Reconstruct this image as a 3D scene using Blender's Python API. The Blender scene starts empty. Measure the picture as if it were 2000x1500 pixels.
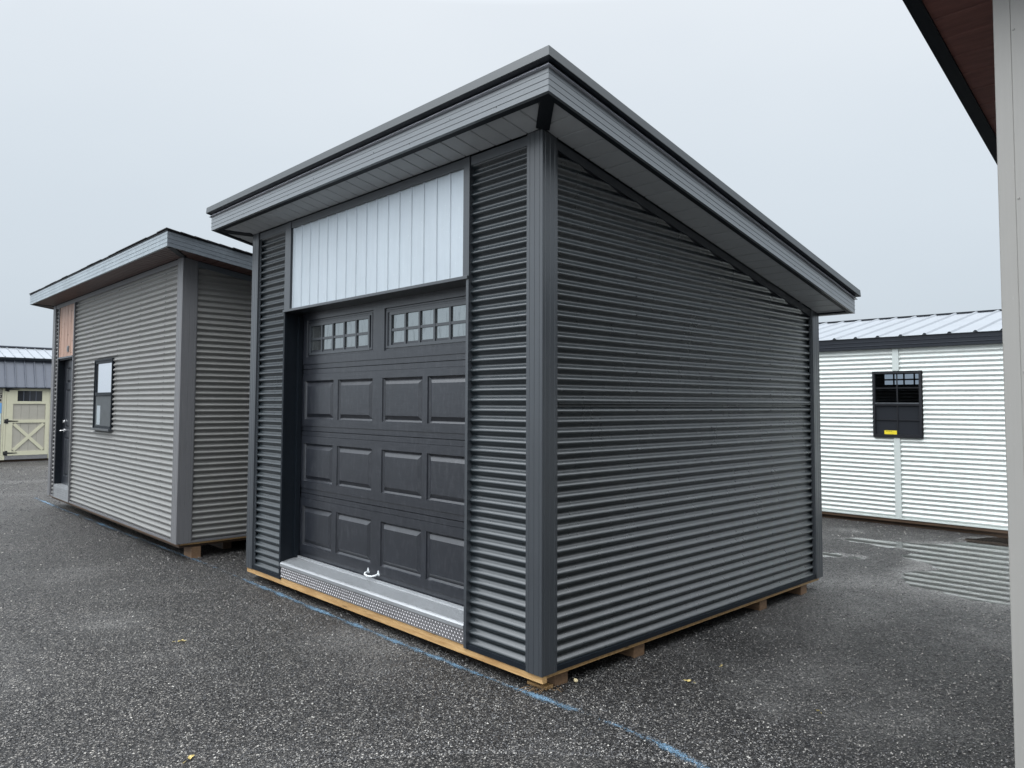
import bpy, bmesh, math, random
from math import sin, cos, tan, radians as R, pi, sqrt, floor, exp
from mathutils import Vector, Matrix, noise
random.seed(7)
sc = bpy.context.scene
COL = sc.collection

# ------------------------------------------------------------------ materials
def new_mat(name):
    m = bpy.data.materials.new(name); m.use_nodes = True
    nt = m.node_tree; nt.nodes.clear()
    out = nt.nodes.new('ShaderNodeOutputMaterial')
    return m, nt, out
def N(nt, t, **k):
    n = nt.nodes.new(t)
    for a, b in k.items(): setattr(n, a, b)
    return n
def L(nt, a, b): nt.links.new(a, b)
def ramp(nt, fac, stops, interp='LINEAR'):
    r = N(nt, 'ShaderNodeValToRGB'); r.color_ramp.interpolation = interp
    e = r.color_ramp.elements
    while len(e) < len(stops): e.new(0.5)
    for i, (p, c) in enumerate(stops):
        e[i].position = p; e[i].color = (*c, 1) if len(c) == 3 else c
    L(nt, fac, r.inputs[0]); return r.outputs[0]
def g3(v): return (v, v, v)
def math_(nt, op, a, b=None, clamp=False):
    m = N(nt, 'ShaderNodeMath', operation=op); m.use_clamp = clamp
    for i, x in enumerate((a, b)):
        if x is None: continue
        if isinstance(x, (int, float)): m.inputs[i].default_value = x
        else: L(nt, x, m.inputs[i])
    return m.outputs[0]
def mixc(nt, fac, a, b, mode='MIX'):
    m = N(nt, 'ShaderNodeMix', data_type='RGBA', blend_type=mode)
    if isinstance(fac, (int, float)): m.inputs[0].default_value = fac
    else: L(nt, fac, m.inputs[0])
    for i, x in ((6, a), (7, b)):
        if isinstance(x, tuple): m.inputs[i].default_value = (*x, 1)
        else: L(nt, x, m.inputs[i])
    return m.outputs[2]
def tex_noise(nt, vec, scale, detail=3, rough=.55, stretch=None):
    if stretch:
        mp = N(nt, 'ShaderNodeMapping'); mp.inputs['Scale'].default_value = stretch
        L(nt, vec, mp.inputs[0]); vec = mp.outputs[0]
    n = N(nt, 'ShaderNodeTexNoise'); n.inputs['Scale'].default_value = scale
    n.inputs['Detail'].default_value = detail; n.inputs['Roughness'].default_value = rough
    L(nt, vec, n.inputs['Vector']); return n.outputs[0]

def painted(name, col, rough=.4, metallic=0., var=.25, streak=(9, 9, .6), spec=.5, dust=0., dustcol=(.35, .36, .36), bump=.0, speck=0., speckcol=(.6, .62, .62), streak_scale=6, wave=.12, coat=0., dust_scale=14, ior=1.5):
    """factory painted sheet: slow mottling, vertical run-off streaks, tiny specks, faint oil-canning"""
    m, nt, out = new_mat(name)
    p = N(nt, 'ShaderNodeBsdfPrincipled')
    tc = N(nt, 'ShaderNodeTexCoord').outputs['Object']
    n1 = tex_noise(nt, tc, 2.2, 4)
    n2 = tex_noise(nt, tc, streak_scale, 4, .6, streak)
    f = math_(nt, 'ADD', math_(nt, 'MULTIPLY', n1, .5), math_(nt, 'MULTIPLY', n2, .5))
    lo = tuple(c * (1 - var) for c in col); hi = tuple(c * (1 + var) for c in col)
    c = ramp(nt, f, [(.32, lo), (.68, hi)])
    if dust:
        d = ramp(nt, tex_noise(nt, tc, dust_scale, 6, .7, (1, 1, .35)), [(.5, g3(0)), (.75, g3(dust))])
        c = mixc(nt, d, c, dustcol)
    if speck:
        s = ramp(nt, tex_noise(nt, tc, 90, 3, .6, (1, 1, .5)), [(.66, g3(0)), (.74, g3(speck))])
        c = mixc(nt, s, c, speckcol)
    L(nt, c, p.inputs['Base Color'])
    r = ramp(nt, n2, [(.3, g3(rough * .92)), (.7, g3(min(1, rough * 1.1)))])
    L(nt, r, p.inputs['Roughness'])
    p.inputs['Metallic'].default_value = metallic
    p.inputs['Specular IOR Level'].default_value = spec
    bp = N(nt, 'ShaderNodeBump'); bp.inputs['Strength'].default_value = wave; bp.inputs['Distance'].default_value = .004
    p.inputs['IOR'].default_value = ior; p.inputs['Coat Weight'].default_value = coat; p.inputs['Coat Roughness'].default_value = rough * .8
    L(nt, tex_noise(nt, tc, 5, 3), bp.inputs['Height'])
    if bump:
        b2 = N(nt, 'ShaderNodeBump'); b2.inputs['Strength'].default_value = bump; b2.inputs['Distance'].default_value = .0015
        L(nt, tex_noise(nt, tc, 40, 5, .7, (.18, 1, 1) if bump > 0 else (1, 1, 1)), b2.inputs['Height'])
        L(nt, bp.outputs[0], b2.inputs['Normal']); bp = b2
    L(nt, bp.outputs[0], p.inputs['Normal'])
    L(nt, p.outputs[0], out.inputs[0]); return m

def wood(name, c1, c2, rough=.6, axis=(1, 12, 12)):
    m, nt, out = new_mat(name); p = N(nt, 'ShaderNodeBsdfPrincipled')
    tc = N(nt, 'ShaderNodeTexCoord').outputs['Object']
    a = tex_noise(nt, tc, 4, 7, .72, axis)
    b = tex_noise(nt, tc, 1.4, 3, .5)
    kn = N(nt, 'ShaderNodeTexVoronoi'); kn.inputs['Scale'].default_value = 2.3
    mp = N(nt, 'ShaderNodeMapping'); mp.inputs['Scale'].default_value = (1, 2.2, 5); L(nt, tc, mp.inputs[0]); L(nt, mp.outputs[0], kn.inputs['Vector'])
    k = ramp(nt, kn.outputs['Distance'], [(.05, g3(.75)), (.16, g3(0))])
    c = ramp(nt, a, [(.3, c1), (.7, c2)])
    c = mixc(nt, math_(nt, 'MULTIPLY', b, .45), c, tuple(x * .45 for x in c1))
    c = mixc(nt, k, c, tuple(x * .3 for x in c1))
    L(nt, c, p.inputs['Base Color']); p.inputs['Roughness'].default_value = rough
    bp = N(nt, 'ShaderNodeBump'); bp.inputs['Strength'].default_value = .4; bp.inputs['Distance'].default_value = .002
    L(nt, a, bp.inputs['Height']); L(nt, bp.outputs[0], p.inputs['Normal'])
    L(nt, p.outputs[0], out.inputs[0]); return m

def plain(name, col, rough=.5, metallic=0., spec=.5):
    m, nt, out = new_mat(name); p = N(nt, 'ShaderNodeBsdfPrincipled')
    tc = N(nt, 'ShaderNodeTexCoord').outputs['Object']
    c = ramp(nt, tex_noise(nt, tc, 11, 4), [(.3, tuple(x * .85 for x in col)), (.7, tuple(min(1, x * 1.12) for x in col))])
    L(nt, c, p.inputs['Base Color']); p.inputs['Roughness'].default_value = rough; p.inputs['Metallic'].default_value = metallic
    p.inputs['Specular IOR Level'].default_value = spec
    L(nt, p.outputs[0], out.inputs[0]); return m

def clear_glass(name, tint=(.6, .63, .65), ior=1.5, rough=.0, boost=1.0):
    m, nt, out = new_mat(name)
    fr = N(nt, 'ShaderNodeFresnel'); fr.inputs['IOR'].default_value = ior
    tr = N(nt, 'ShaderNodeBsdfTransparent'); tr.inputs[0].default_value = (*tint, 1)
    gl = N(nt, 'ShaderNodeBsdfGlossy'); gl.inputs['Roughness'].default_value = rough
    mx = N(nt, 'ShaderNodeMixShader')
    L(nt, math_(nt, 'MULTIPLY', fr.outputs[0], boost, True), mx.inputs[0]); L(nt, tr.outputs[0], mx.inputs[1]); L(nt, gl.outputs[0], mx.inputs[2])
    L(nt, mx.outputs[0], out.inputs[0]); return m

M = {}
M['dark'] = painted('charcoal_sheet_clean', (.011, .0165, .020), .29, var=.06, ior=1.5, spec=.9, coat=.25, wave=.0, streak=(4, 4, .5))
M['dark_side'] = painted('charcoal_sheet', (.013, .018, .0205), .29, var=.1, ior=1.53, spec=.95, coat=.3, wave=.0, streak=(4, 4, .5), dust=.34, dust_scale=18, dustcol=(.085, .092, .093), speck=.22, speckcol=(.3, .32, .32))
M['dark_trim'] = painted('charcoal_trim', (.035, .040, .046), .30, var=.12, streak=(12, 12, .5), spec=.75, coat=.2, wave=.05, speck=.25, speckcol=(.02, .02, .02))
M['fascia'] = painted('charcoal_fascia', (.105, .118, .128), .30, var=.05, streak=(1, 1, 1), spec=1., wave=0., coat=.5)
M['cap'] = painted('charcoal_cap', (.036, .042, .045), .36, var=.06, streak=(1, 1, 1), spec=.8, wave=.02)
M['black'] = painted('black_trim', (.006, .009, .013), .5, spec=.25, var=.2, streak=(5, 5, 5))
M['lip'] = painted('pale_drip_edge', (.42, .43, .48), .25, var=.05, streak=(1, 1, 1), spec=1., wave=0., coat=.5)
M['soffit'] = painted('grey_soffit', (.46, .48, .495), .45, var=.06, streak=(3, 3, 3))
M['white_panel'] = painted('white_ribbed_panel', (.48, .525, .56), .30, metallic=.45, var=.07, wave=.3, streak=(7, 7, .5), dust=.25, dustcol=(.45, .5, .55), speck=.4, speckcol=(.85, .88, .9))  # dust mix here paints soft uneven reflections into the panel colour
M['door'] = painted('charcoal_door', (.013, .015, .020), .30, var=.15, streak=(6, 6, 1.2), spec=.7, coat=.15, wave=.04, dust=.13, dust_scale=30, dustcol=(.17, .175, .19), bump=.6)
M['taupe'] = painted('taupe_sheet', (.175, .173, .164), .33, var=.06, spec=.8, streak=(9, 9, .6))
M['taupe_trim'] = painted('taupe_trim', (.13, .13, .135), .40, var=.08, streak=(25, 25, .5))
M['galv'] = painted('weathered_fascia', (.27, .31, .335), .36, var=.25, streak=(26, 26, 3), dust=.5, dustcol=(.1, .13, .16))
M['grey_fascia'] = painted('grey_fascia', (.10, .115, .13), .38, var=.18, streak=(4, 4, 4))
M['brown'] = wood('brown_soffit', (.085, .045, .038), (.15, .08, .068), .5, (10, 1, 1))
M['redbrown'] = wood('red_brown_soffit', (.15, .055, .045), (.27, .11, .09), .45, (1.5, 9, 1))
M['pine_panel'] = wood('pinkish_pine', (.30, .17, .12), (.50, .33, .25), .5, (9, 9, 1))
M['lumber'] = wood('yellow_lumber', (.30, .16, .055), (.62, .41, .19), .55)
M['skid'] = wood('treated_skid', (.12, .07, .04), (.25, .15, .08), .7)
M['dark_lumber'] = wood('dark_brown_lumber', (.04, .022, .011), (.095, .056, .03), .6)
M['alu'] = painted('mill_aluminium', (.34, .352, .365), .36, metallic=.55, var=.12, streak=(3, 30, 30), dust=.3, dustcol=(.3, .3, .3))
M['tread'] = painted('tread_plate_metal', (.40, .39, .40), .34, metallic=.85, var=.15, streak=(5, 5, 5))
M['chrome'] = plain('satin_nickel', (.7, .7, .7), .22, 1.)
M['handle_white'] = plain('white_handle_enamel', (.55, .57, .58), .35)
M['shingle'] = plain('asphalt_shingle', (.03, .03, .033), .9)
M['white'] = painted('white_sheet', (.53, .56, .54), .4, var=.03, streak=(6, 6, .7))
M['white_trim'] = painted('white_trim', (.44, .475, .46), .45, var=.04)
M['roof_grey'] = painted('light_metal_roof', (.21, .228, .25), .36, metallic=.2, var=.1, speck=.3, speckcol=(.2, .22, .25))
M['navy'] = painted('dark_blue_fascia', (.010, .013, .019), .5, spec=.3, var=.15, streak=(4, 4, 20))
M['slate'] = painted('slate_metal_roof', (.085, .095, .12), .38, var=.1)
M['beige'] = painted('beige_siding', (.36, .34, .29), .6, var=.06, streak=(2, 2, 2))
M['cream'] = painted('cream_trim', (.54, .52, .385), .5, var=.04, streak=(2, 2, 2))
M['greige'] = painted('warm_grey_post', (.25, .243, .228), .42, var=.05, streak=(12, 12, .35), speck=.2, speckcol=(.45, .44, .42))
M['window_black'] = plain('black_vinyl', (.012, .013, .016), .35)
M['screw'] = plain('screw_head', (.015, .016, .018), .4)
M['screen'] = plain('insect_screen', (.055, .062, .066), .7)
M['paper'] = plain('pale_paper', (.27, .30, .32), .7)
M['yellow'] = plain('yellow_sticker', (.62, .50, .02), .5)
M['ink'] = plain('black_ink', (.015, .015, .015), .5)
M['interior'] = plain('interior_lining', (.06, .06, .062), .8)
M['blue_print'] = plain('blue_print', (.16, .36, .66), .4)
M['pale_print'] = plain('pale_print', (.55, .66, .70), .4)
M['leaf'] = plain('dead_leaf', (.42, .33, .12), .6)
M['straw'] = plain('dry_straw', (.22, .14, .07), .7)
M['stone'] = plain('pale_stone', (.5, .42, .25), .7)

def mirror_pane(name, col, met, rough=.03, drips=0):
    m, nt, out = new_mat(name); p = N(nt, 'ShaderNodeBsdfPrincipled')
    tc = N(nt, 'ShaderNodeTexCoord').outputs['Object']
    d = ramp(nt, tex_noise(nt, tc, 9, 5, .7, (4, 4, .7)), [(.52, g3(0)), (.66, g3(.55 * drips))])
    L(nt, mixc(nt, d, col, tuple(c * .45 for c in col)), p.inputs['Base Color'])
    p.inputs['Metallic'].default_value = met; p.inputs['Roughness'].default_value = rough
    L(nt, p.outputs[0], out.inputs[0]); return m
M['pane'] = mirror_pane('coated_pane', (.30, .325, .33), .85, .05, 1)
M['pane_bright'] = mirror_pane('reflecting_pane', (.85, .88, .92), .95, .01)
M['glass'] = clear_glass('window_glass', (.62, .66, .70))
M['black_glass'] = mirror_pane('black_glass', (.02, .022, .026), 0, .08)

# ------------------------------------------------------------------ mesh builder in shed coordinates (u leftwards along the front, v into the shed, z up)
class MB:
    def __init__(s): s.v = []; s.f = []; s.sm = []; s.mi = []; s.cur = 0
    def add(s, pts, faces, smooth=False):
        b = len(s.v); s.v += [(-p[0], p[1], p[2]) for p in pts]
        for f in faces: s.f.append(tuple(b + i for i in f)); s.sm.append(smooth); s.mi.append(s.cur)
        return s
    def box(s, u0, u1, v0, v1, z0, z1):
        p = [(u, v, z) for z in (z0, z1) for v in (v0, v1) for u in (u0, u1)]
        return s.add(p, [(0, 1, 3, 2), (4, 6, 7, 5), (0, 4, 5, 1), (2, 3, 7, 6), (0, 2, 6, 4), (1, 5, 7, 3)])
    def hexa(s, p): return s.add(p, [(0, 1, 3, 2), (4, 6, 7, 5), (0, 4, 5, 1), (2, 3, 7, 6), (0, 2, 6, 4), (1, 5, 7, 3)])
    def prism(s, poly, z0, z1):
        """poly in (u, v); z0, z1 numbers or functions of v"""
        n = len(poly); f0 = z0 if callable(z0) else (lambda v: z0); f1 = z1 if callable(z1) else (lambda v: z1)
        p = [(u, v, f0(v)) for u, v in poly] + [(u, v, f1(v)) for u, v in poly]
        return s.add(p, [tuple(range(n)), tuple(range(n, 2 * n))[::-1]] + [(i, (i + 1) % n, n + (i + 1) % n, n + i) for i in range(n)])
    def sweep(s, prof, a, b, cap=True):
        """closed profile; a, b map a profile point to a 3-D point at each end"""
        n = len(prof); p = [a(q) for q in prof] + [b(q) for q in prof]
        fs = [(i, (i + 1) % n, n + (i + 1) % n, n + i) for i in range(n)]
        if cap: fs += [tuple(range(n)), tuple(range(n, 2 * n))[::-1]]
        return s.add(p, fs)
    def tube(s, pts, r, k=8, smooth=True):
        rings = []
        for i, p in enumerate(pts):
            a = Vector(pts[max(0, i - 1)]); b = Vector(pts[min(len(pts) - 1, i + 1)]); d = (b - a).normalized()
            x = d.orthogonal().normalized(); y = d.cross(x)
            if rings: # keep frame coherent
                x = (px - d * px.dot(d)).normalized(); y = d.cross(x)
            px = x; rr = r[i] if isinstance(r, (list, tuple)) else r
            rings.append([tuple(Vector(p) + rr * (cos(2 * pi * j / k) * x + sin(2 * pi * j / k) * y)) for j in range(k)])
        P = [q for g in rings for q in g]; F = []
        for i in range(len(pts) - 1):
            for j in range(k): F.append((i * k + j, i * k + (j + 1) % k, (i + 1) * k + (j + 1) % k, (i + 1) * k + j))
        F += [tuple(range(k))[::-1], tuple(range((len(pts) - 1) * k, len(pts) * k))]
        return s.add(P, F, smooth)
    def build(s, name, mat, parent=None, bevel=0, weld=False):
        me = bpy.data.meshes.new(name); me.from_pydata(s.v, [], s.f)
        me.polygons.foreach_set('use_smooth', s.sm)
        mats = mat if isinstance(mat, (list, tuple)) else [mat]
        for m in mats: me.materials.append(M[m])
        if len(mats) > 1: me.polygons.foreach_set('material_index', s.mi)
        bm = bmesh.new(); bm.from_mesh(me)
        if weld: bmesh.ops.remove_doubles(bm, verts=bm.verts, dist=1e-5)
        bmesh.ops.recalc_face_normals(bm, faces=bm.faces); bm.to_mesh(me); bm.free()
        o = bpy.data.objects.new(name, me); COL.objects.link(o)
        if parent: o.parent = parent
        if bevel:
            b = o.modifiers.new('bevel', 'BEVEL'); b.width = bevel; b.segments = 2; b.limit_method = 'ANGLE'; b.angle_limit = R(35)
        return o

def thing(name, label, cat, loc, rot=0, group=None):
    o = bpy.data.objects.new(name, None); COL.objects.link(o)
    o.location = loc; o.rotation_euler = (0, 0, rot); o['label'] = label; o['category'] = cat
    o.empty_display_size = .3
    if group: o['group'] = group
    return o

PITCH = .0635; AMP = .0118; SEG = 12
def corr(mb, axis, a0, a1, z0, z1, depth, out, top=None, phase=0.):
    """corrugated sheet (ridges horizontal). axis 'u' or 'v' runs a0..a1; depth = centre plane; out = outward sign.
    top(z) gives the furthest run coordinate at height z under a sloping roof"""
    n0 = math.ceil((z0 - phase) / PITCH * SEG + 1e-6); n1 = math.floor((z1 - phase) / PITCH * SEG - 1e-6)
    zs = [z0] + [phase + i * PITCH / SEG for i in range(n0, n1 + 1)] + [z1]
    P = []; F = []
    nc = max(1, math.ceil((a1 - a0) / .22)); sd = 13.7 * depth + (5 if axis == 'u' else 9)
    for z in zs:
        t = 2 * pi * (z - phase) / PITCH
        b = a1 if top is None else max(a0 + .001, min(a1, top(z)))
        for k in range(nc + 1):
            a = a0 + (b - a0) * k / nc
            wob = noise.noise(Vector((a * 1.7, z * 1.1, sd))) * .0016 + noise.noise(Vector((a * 6, z * 4, sd + 3))) * .0005   # hand-fixed sheet is never dead flat
            sag = noise.noise(Vector((a * 1.3, z * .6, sd + 8))) * .0022
            d = depth + out * (AMP * cos(t) + wob)
            zz = min(z1, max(z0, z + (sag if z0 < z < z1 and top is None else 0)))
            P.append((a, d, zz) if axis == 'u' else (d, a, zz))
    for i in range(len(zs) - 1):
        for k in range(nc): q = i * (nc + 1) + k; F.append((q, q + 1, q + nc + 2, q + nc + 1))
    mb.add(P, F, True)
def screws_u(mb, us, z0, z1, v, step, r=.004, phase=0, out=-1):
    for u in us:
        k = math.ceil((z0 - phase) / PITCH)
        while phase + k * PITCH < z1:
            z = phase + k * PITCH
            mb.tube([(u, v, z), (u, v + out * .004, z)], r, 6, False); k += step
def screws_v(mb, vs, z0, z1, u, step, r=.004, phase=0, top=None):
    for v in vs:
        k = math.ceil((z0 - phase) / PITCH)
        while phase + k * PITCH < (z1 if top is None else min(z1, top(v))):
            z = phase + k * PITCH
            mb.tube([(u, v, z), (u - .004, v, z)], r, 6, False); k += step

def post_profile(W, w, fl):
    """corner cover at (0,0): proud box with pin-lines and a recessed flange; returned in local (u, v)"""
    g = []
    def face(n):  # points along one face from the corner to the flange
        pts = [(0.0, 0)]
        for c in (w * .18, w * .5, w * .82):
            pts += [(c - .003, 0), (c - .0012, .0022), (c + .0012, .0022), (c + .003, 0)]
        pts += [(w, 0), (w + .002, .018), (w + fl, .018), (w + fl, .026)]
        return pts
    f = face(0)
    a = [(p, q) for p, q in f[1:]]
    prof = [(x, y) for x, y in a[::-1]] + [(.003, 0), (0, .003)] + [(y, x) for x, y in a]
    prof += [(.026, .03), (.03, .026)] if False else [(.03, w + fl - .002), (.03, .03), (w + fl - .002, .03)]
    return prof

def ring_sides(parent, name, mat, prof, u0, u1, v0, v1, zp, skip=(), bevel=0):
    """closed profile of (outward offset, height) swept round the sloping roof rectangle with mitred corners, one mesh per side"""
    def C(su, sv):
        def f(q):
            o, h = q
            u = (u0 - o) if su == 0 else (u1 + o); v = (v0 - o) if sv == 0 else (v1 + o)
            return (u, v, zp(v) + h)
        return f
    obs = []
    for i, (a, b) in enumerate([((0, 0), (1, 0)), ((1, 0), (1, 1)), ((1, 1), (0, 1)), ((0, 1), (0, 0))]):
        if i in skip: continue
        m = mat[i] if isinstance(mat, (list, tuple)) else mat
        mb = MB(); mb.sweep(prof, C(*a), C(*b)); obs.append(mb.build(name, m, parent))
    return obs

def soffit(parent, u0, u1, v0, v1, W, D, zp, mat, spacing=.1437, t=.012, ph_u=0., ph_v=0.):
    """boarded soffit: front/back boards run in v, side boards run in u, V grooves between them"""
    o1 = -v0; o2 = -u0
    zz = lambda v: zp(v) + t
    def stations(a, b, ph):
        k = math.ceil((a - ph) / spacing); r = [(a, 0)]
        while ph + k * spacing < b - .01:
            x = ph + k * spacing
            if x > a + .01: r += [(x - .007, 0), (x - .004, .012), (x + .002, .012), (x + .007, 0)]
            k += 1
        r.append((b, 0)); return r
    fr = MB(); st = stations(u0, u1, ph_u)
    for (a, da), (b, db) in zip(st, st[1:]):
        def e(u): return (u * o1 / o2 if u < 0 else ((W - u) * o1 / o2 if u > W else 0))
        # keep the mitre inside the strip
        P = [(a, v0, zz(v0) + da), (b, v0, zz(v0) + db), (b, e(b), zz(e(b)) + db), (a, e(a), zz(e(a)) + da)]
        fr.add(P, [(0, 1, 2, 3)])
    fr.build('soffit', mat, parent)
    for sgn in (0, 1):
        sd = MB(); st = stations(v0, v1, ph_v)
        for (a, da), (b, db) in zip(st, st[1:]):
            def e(v): return (v * o2 / o1 if v < 0 else 0)
            U = (lambda x: x) if sgn == 0 else (lambda x: W - x)
            P = [(U(u0), a, zz(a) + da), (U(u0), b, zz(b) + db), (U(e(b)), b, zz(b) + db), (U(e(a)), a, zz(a) + da)]
            sd.add(P, [(0, 1, 2, 3)])
        sd.build('soffit', mat, parent)
    # mitre covers from the roof corners to the wall corners
    for (ca, cb) in (((u0, v0), (0, 0)), ((u1, v0), (W, 0))):
        d = Vector((cb[0] - ca[0], cb[1] - ca[1])).normalized(); ca = (ca[0] + d.x * .055, ca[1] + d.y * .055); n = Vector((-d.y, d.x)) * .04
        P = []
        for h in (t - .008, t + .003):
            for c in (ca, cb):
                for s in (-1, 1):
                    u = c[0] + s * n.x; v = c[1] + s * n.y
                    P.append((u, v, zp(v) + h))
        mb = MB(); mb.add(P, [(0, 1, 3, 2), (4, 6, 7, 5), (0, 4, 5, 1), (2, 3, 7, 6), (0, 2, 6, 4), (1, 5, 7, 3)])
        mb.build('soffit_trim', 'black', parent)

def raised_panel(mb, u0, u1, z0, z1, v, d=.012, ring=(.018, .05), rise=0.):
    """recessed groove then bevelled raised field"""
    a, b = ring
    def rect(i, dv): return [(u0 + i, v + dv, z0 + i), (u1 - i, v + dv, z0 + i), (u1 - i, v + dv, z1 - i), (u0 + i, v + dv, z1 - i)]
    R_ = [rect(0, 0), rect(.004, d * .55), rect(a, d), rect(b, rise), ]
    P = [p for r in R_ for p in r]; F = []
    for k in range(len(R_) - 1):
        for j in range(4): F.append((4 * k + j, 4 * k + (j + 1) % 4, 4 * (k + 1) + (j + 1) % 4, 4 * (k + 1) + j))
    F.append(tuple(4 * (len(R_) - 1) + j for j in range(4)))
    mb.add(P, F)
def slab_with_holes(mb, u0, u1, z0, z1, v, holes, depth=.04):
    """flat front face at v with rectangular holes (u0,u1,z0,z1) on a common grid, plus edges"""
    us = sorted({u0, u1, *[h[0] for h in holes], *[h[1] for h in holes]})
    zs = sorted({z0, z1, *[h[2] for h in holes], *[h[3] for h in holes]})
    for a, b in zip(us, us[1:]):
        for c, d in zip(zs, zs[1:]):
            mu, mz = (a + b) / 2, (c + d) / 2
            if any(h[0] < mu < h[1] and h[2] < mz < h[3] for h in holes): continue
            mb.add([(a, v, c), (b, v, c), (b, v, d), (a, v, d)], [(0, 1, 2, 3)])
    for P in ([(u0, v, z0), (u0, v + depth, z0), (u0, v + depth, z1), (u0, v, z1)], [(u1, v, z0), (u1, v + depth, z0), (u1, v + depth, z1), (u1, v, z1)],
              [(u0, v, z0), (u1, v, z0), (u1, v + depth, z0), (u0, v + depth, z0)], [(u0, v, z1), (u1, v, z1), (u1, v + depth, z1), (u0, v + depth, z1)]):
        mb.add(P, [(0, 1, 2, 3)])
def lattice(mb, u0, u1, z0, z1, v0, v1, nu, nz, bar, rim):
    """glazing frame: rim and muntins, butted end to end"""
    mb.box(u0, u1, v0, v1, z0, z0 + rim); mb.box(u0, u1, v0, v1, z1 - rim, z1)
    mb.box(u0, u0 + rim, v0, v1, z0 + rim, z1 - rim); mb.box(u1 - rim, u1, v0, v1, z0 + rim, z1 - rim)
    iu0, iu1, iz0, iz1 = u0 + rim, u1 - rim, z0 + rim, z1 - rim
    for i in range(1, nu):
        u = iu0 + (iu1 - iu0) * i / nu; mb.box(u - bar / 2, u + bar / 2, v0 + .002, v1 - .001, iz0, iz1)
    for j in range(1, nz):
        z = iz0 + (iz1 - iz0) * j / nz
        for i in range(nu):
            a = iu0 + (iu1 - iu0) * i / nu + (bar / 2 if i else 0); b = iu0 + (iu1 - iu0) * (i + 1) / nu - (bar / 2 if i < nu - 1 else 0)
            mb.box(a, b, v0 + .004, v1 - .002, z - bar / 2, z + bar / 2)
def bump_screw(mb, u, v, z, n=(0, -1, 0), r=.007, h=.006):
    n = Vector(n).normalized(); p = Vector((u, v, z))
    mb.tube([tuple(p), tuple(p + n * h)], [r, r * .7], 8, False)

# ================================================================== shed 1: charcoal shed with garage door
X1, Y1, T1 = .17379, 4.28565, .81048
W, D, o1, o2, o3, zf, SL = 3.8765, 3.6336, .277, .3116, .0317, 3.3084, .2148
ZB = .1074
S1 = thing('storage_shed', 'charcoal corrugated metal shed with a black panelled garage door and white panel above it', 'shed', (X1, Y1, 0), -T1)
zp = lambda v: zf - SL * (v + o1)
vtop = lambda z: (zf + .012 - z) / SL - o1            # where the soffit plane meets height z
PH = .0175
ztp = lambda v: zp(v) + .010
w, fl = .127, .022
pp = post_profile(0, w, fl)
for (cu, cv, su, sv) in ((0, 0, 1, 1), (W, 0, -1, 1), (0, D, 1, -1), (W, D, -1, -1)):
    mb = MB(); mb.prism([(cu + su * p, cv + sv * q) for p, q in pp], ZB, ztp)
    sc_ = .9
    for zz in [.35 + .61 * i for i in range(5)]:
        if zz < zp(cv) - .2:
            if sv == 1: bump_screw(mb, cu + su * (w + .012), cv + .0175, zz, (0, -1, 0), .005, .005)
            if su == 1: bump_screw(mb, cu + .0175, cv + sv * (w + .012), zz + .11, (-1, 0, 0), .005, .005)
    mb.build('corner_post', 'dark_trim', S1)
cp = .030   # centre plane of the cladding
# cladding: each wall its own part
FL0, FL1, FR0, FR1 = 3.208, W - w - .018, w + .018, .662
ztopf = zp(0) - .055
mb = MB(); corr(mb, 'u', FR0, FR1, ZB + .03, ztopf, cp, -1, phase=PH); mb.build('siding', 'dark', S1)
mb = MB(); corr(mb, 'u', FL0, FL1, ZB + .03, ztopf, cp, -1, phase=PH); mb.build('siding', 'dark', S1)
for side in (0, 1):
    mb = MB(); corr(mb, 'v', w + .018, D - w - .018, ZB + .03, zp(w) + .005, cp if side == 0 else W - cp, -1 if side == 0 else 1, top=vtop, phase=PH)
    if side == 0:
        mb.cur = 1
        screws_v(mb, (.92, 1.83, 2.74), .2, 3.1, cp - AMP, 2, .006, PH, top=lambda v: zp(v) - .12)
        # overlap of two sheets at mid height: a slightly proud lap edge
        mb.cur = 0
        zl = PH + PITCH * 26 - .012
        mb.box(cp - AMP - .0035, cp - .003, w + .03, D - w - .03, zl - .0045, zl)
    mb.build('siding', ['dark_side', 'screw'], S1)
mb = MB(); corr(mb, 'u', w + .018, W - w - .018, ZB + .03, zp(D) - .02, D - cp, 1, phase=PH); mb.build('siding', 'dark', S1)
# base trim and wall-head trim
for (a, b) in ((FR0 - .017, FR1 - .001), (FL0 + .001, FL1 + .017)):
    MB().box(a, b, .006, .045, ZB, ZB + .03).build('base_trim', 'black', S1)
    MB().box(a, b, .010, .045, ztopf, zp(0) + .004).build('head_trim', 'dark_trim', S1)
for side in (0, 1):
    uu = (.006, .045) if side == 0 else (W - .045, W - .006)
    MB().box(*uu, w + .004, D - w - .004, ZB, ZB + .03).build('base_trim', 'black', S1)
    uu = (.012, .044) if side == 0 else (W - .044, W - .012)
    mb = MB(); a, b = w + .004, D - w - .004
    mb.prism([(uu[0], a), (uu[1], a), (uu[1], b), (uu[0], b)], lambda v: zp(v) - .05, lambda v: zp(v) + .008)
    mb.build('head_trim', 'dark_trim', S1)
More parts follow.
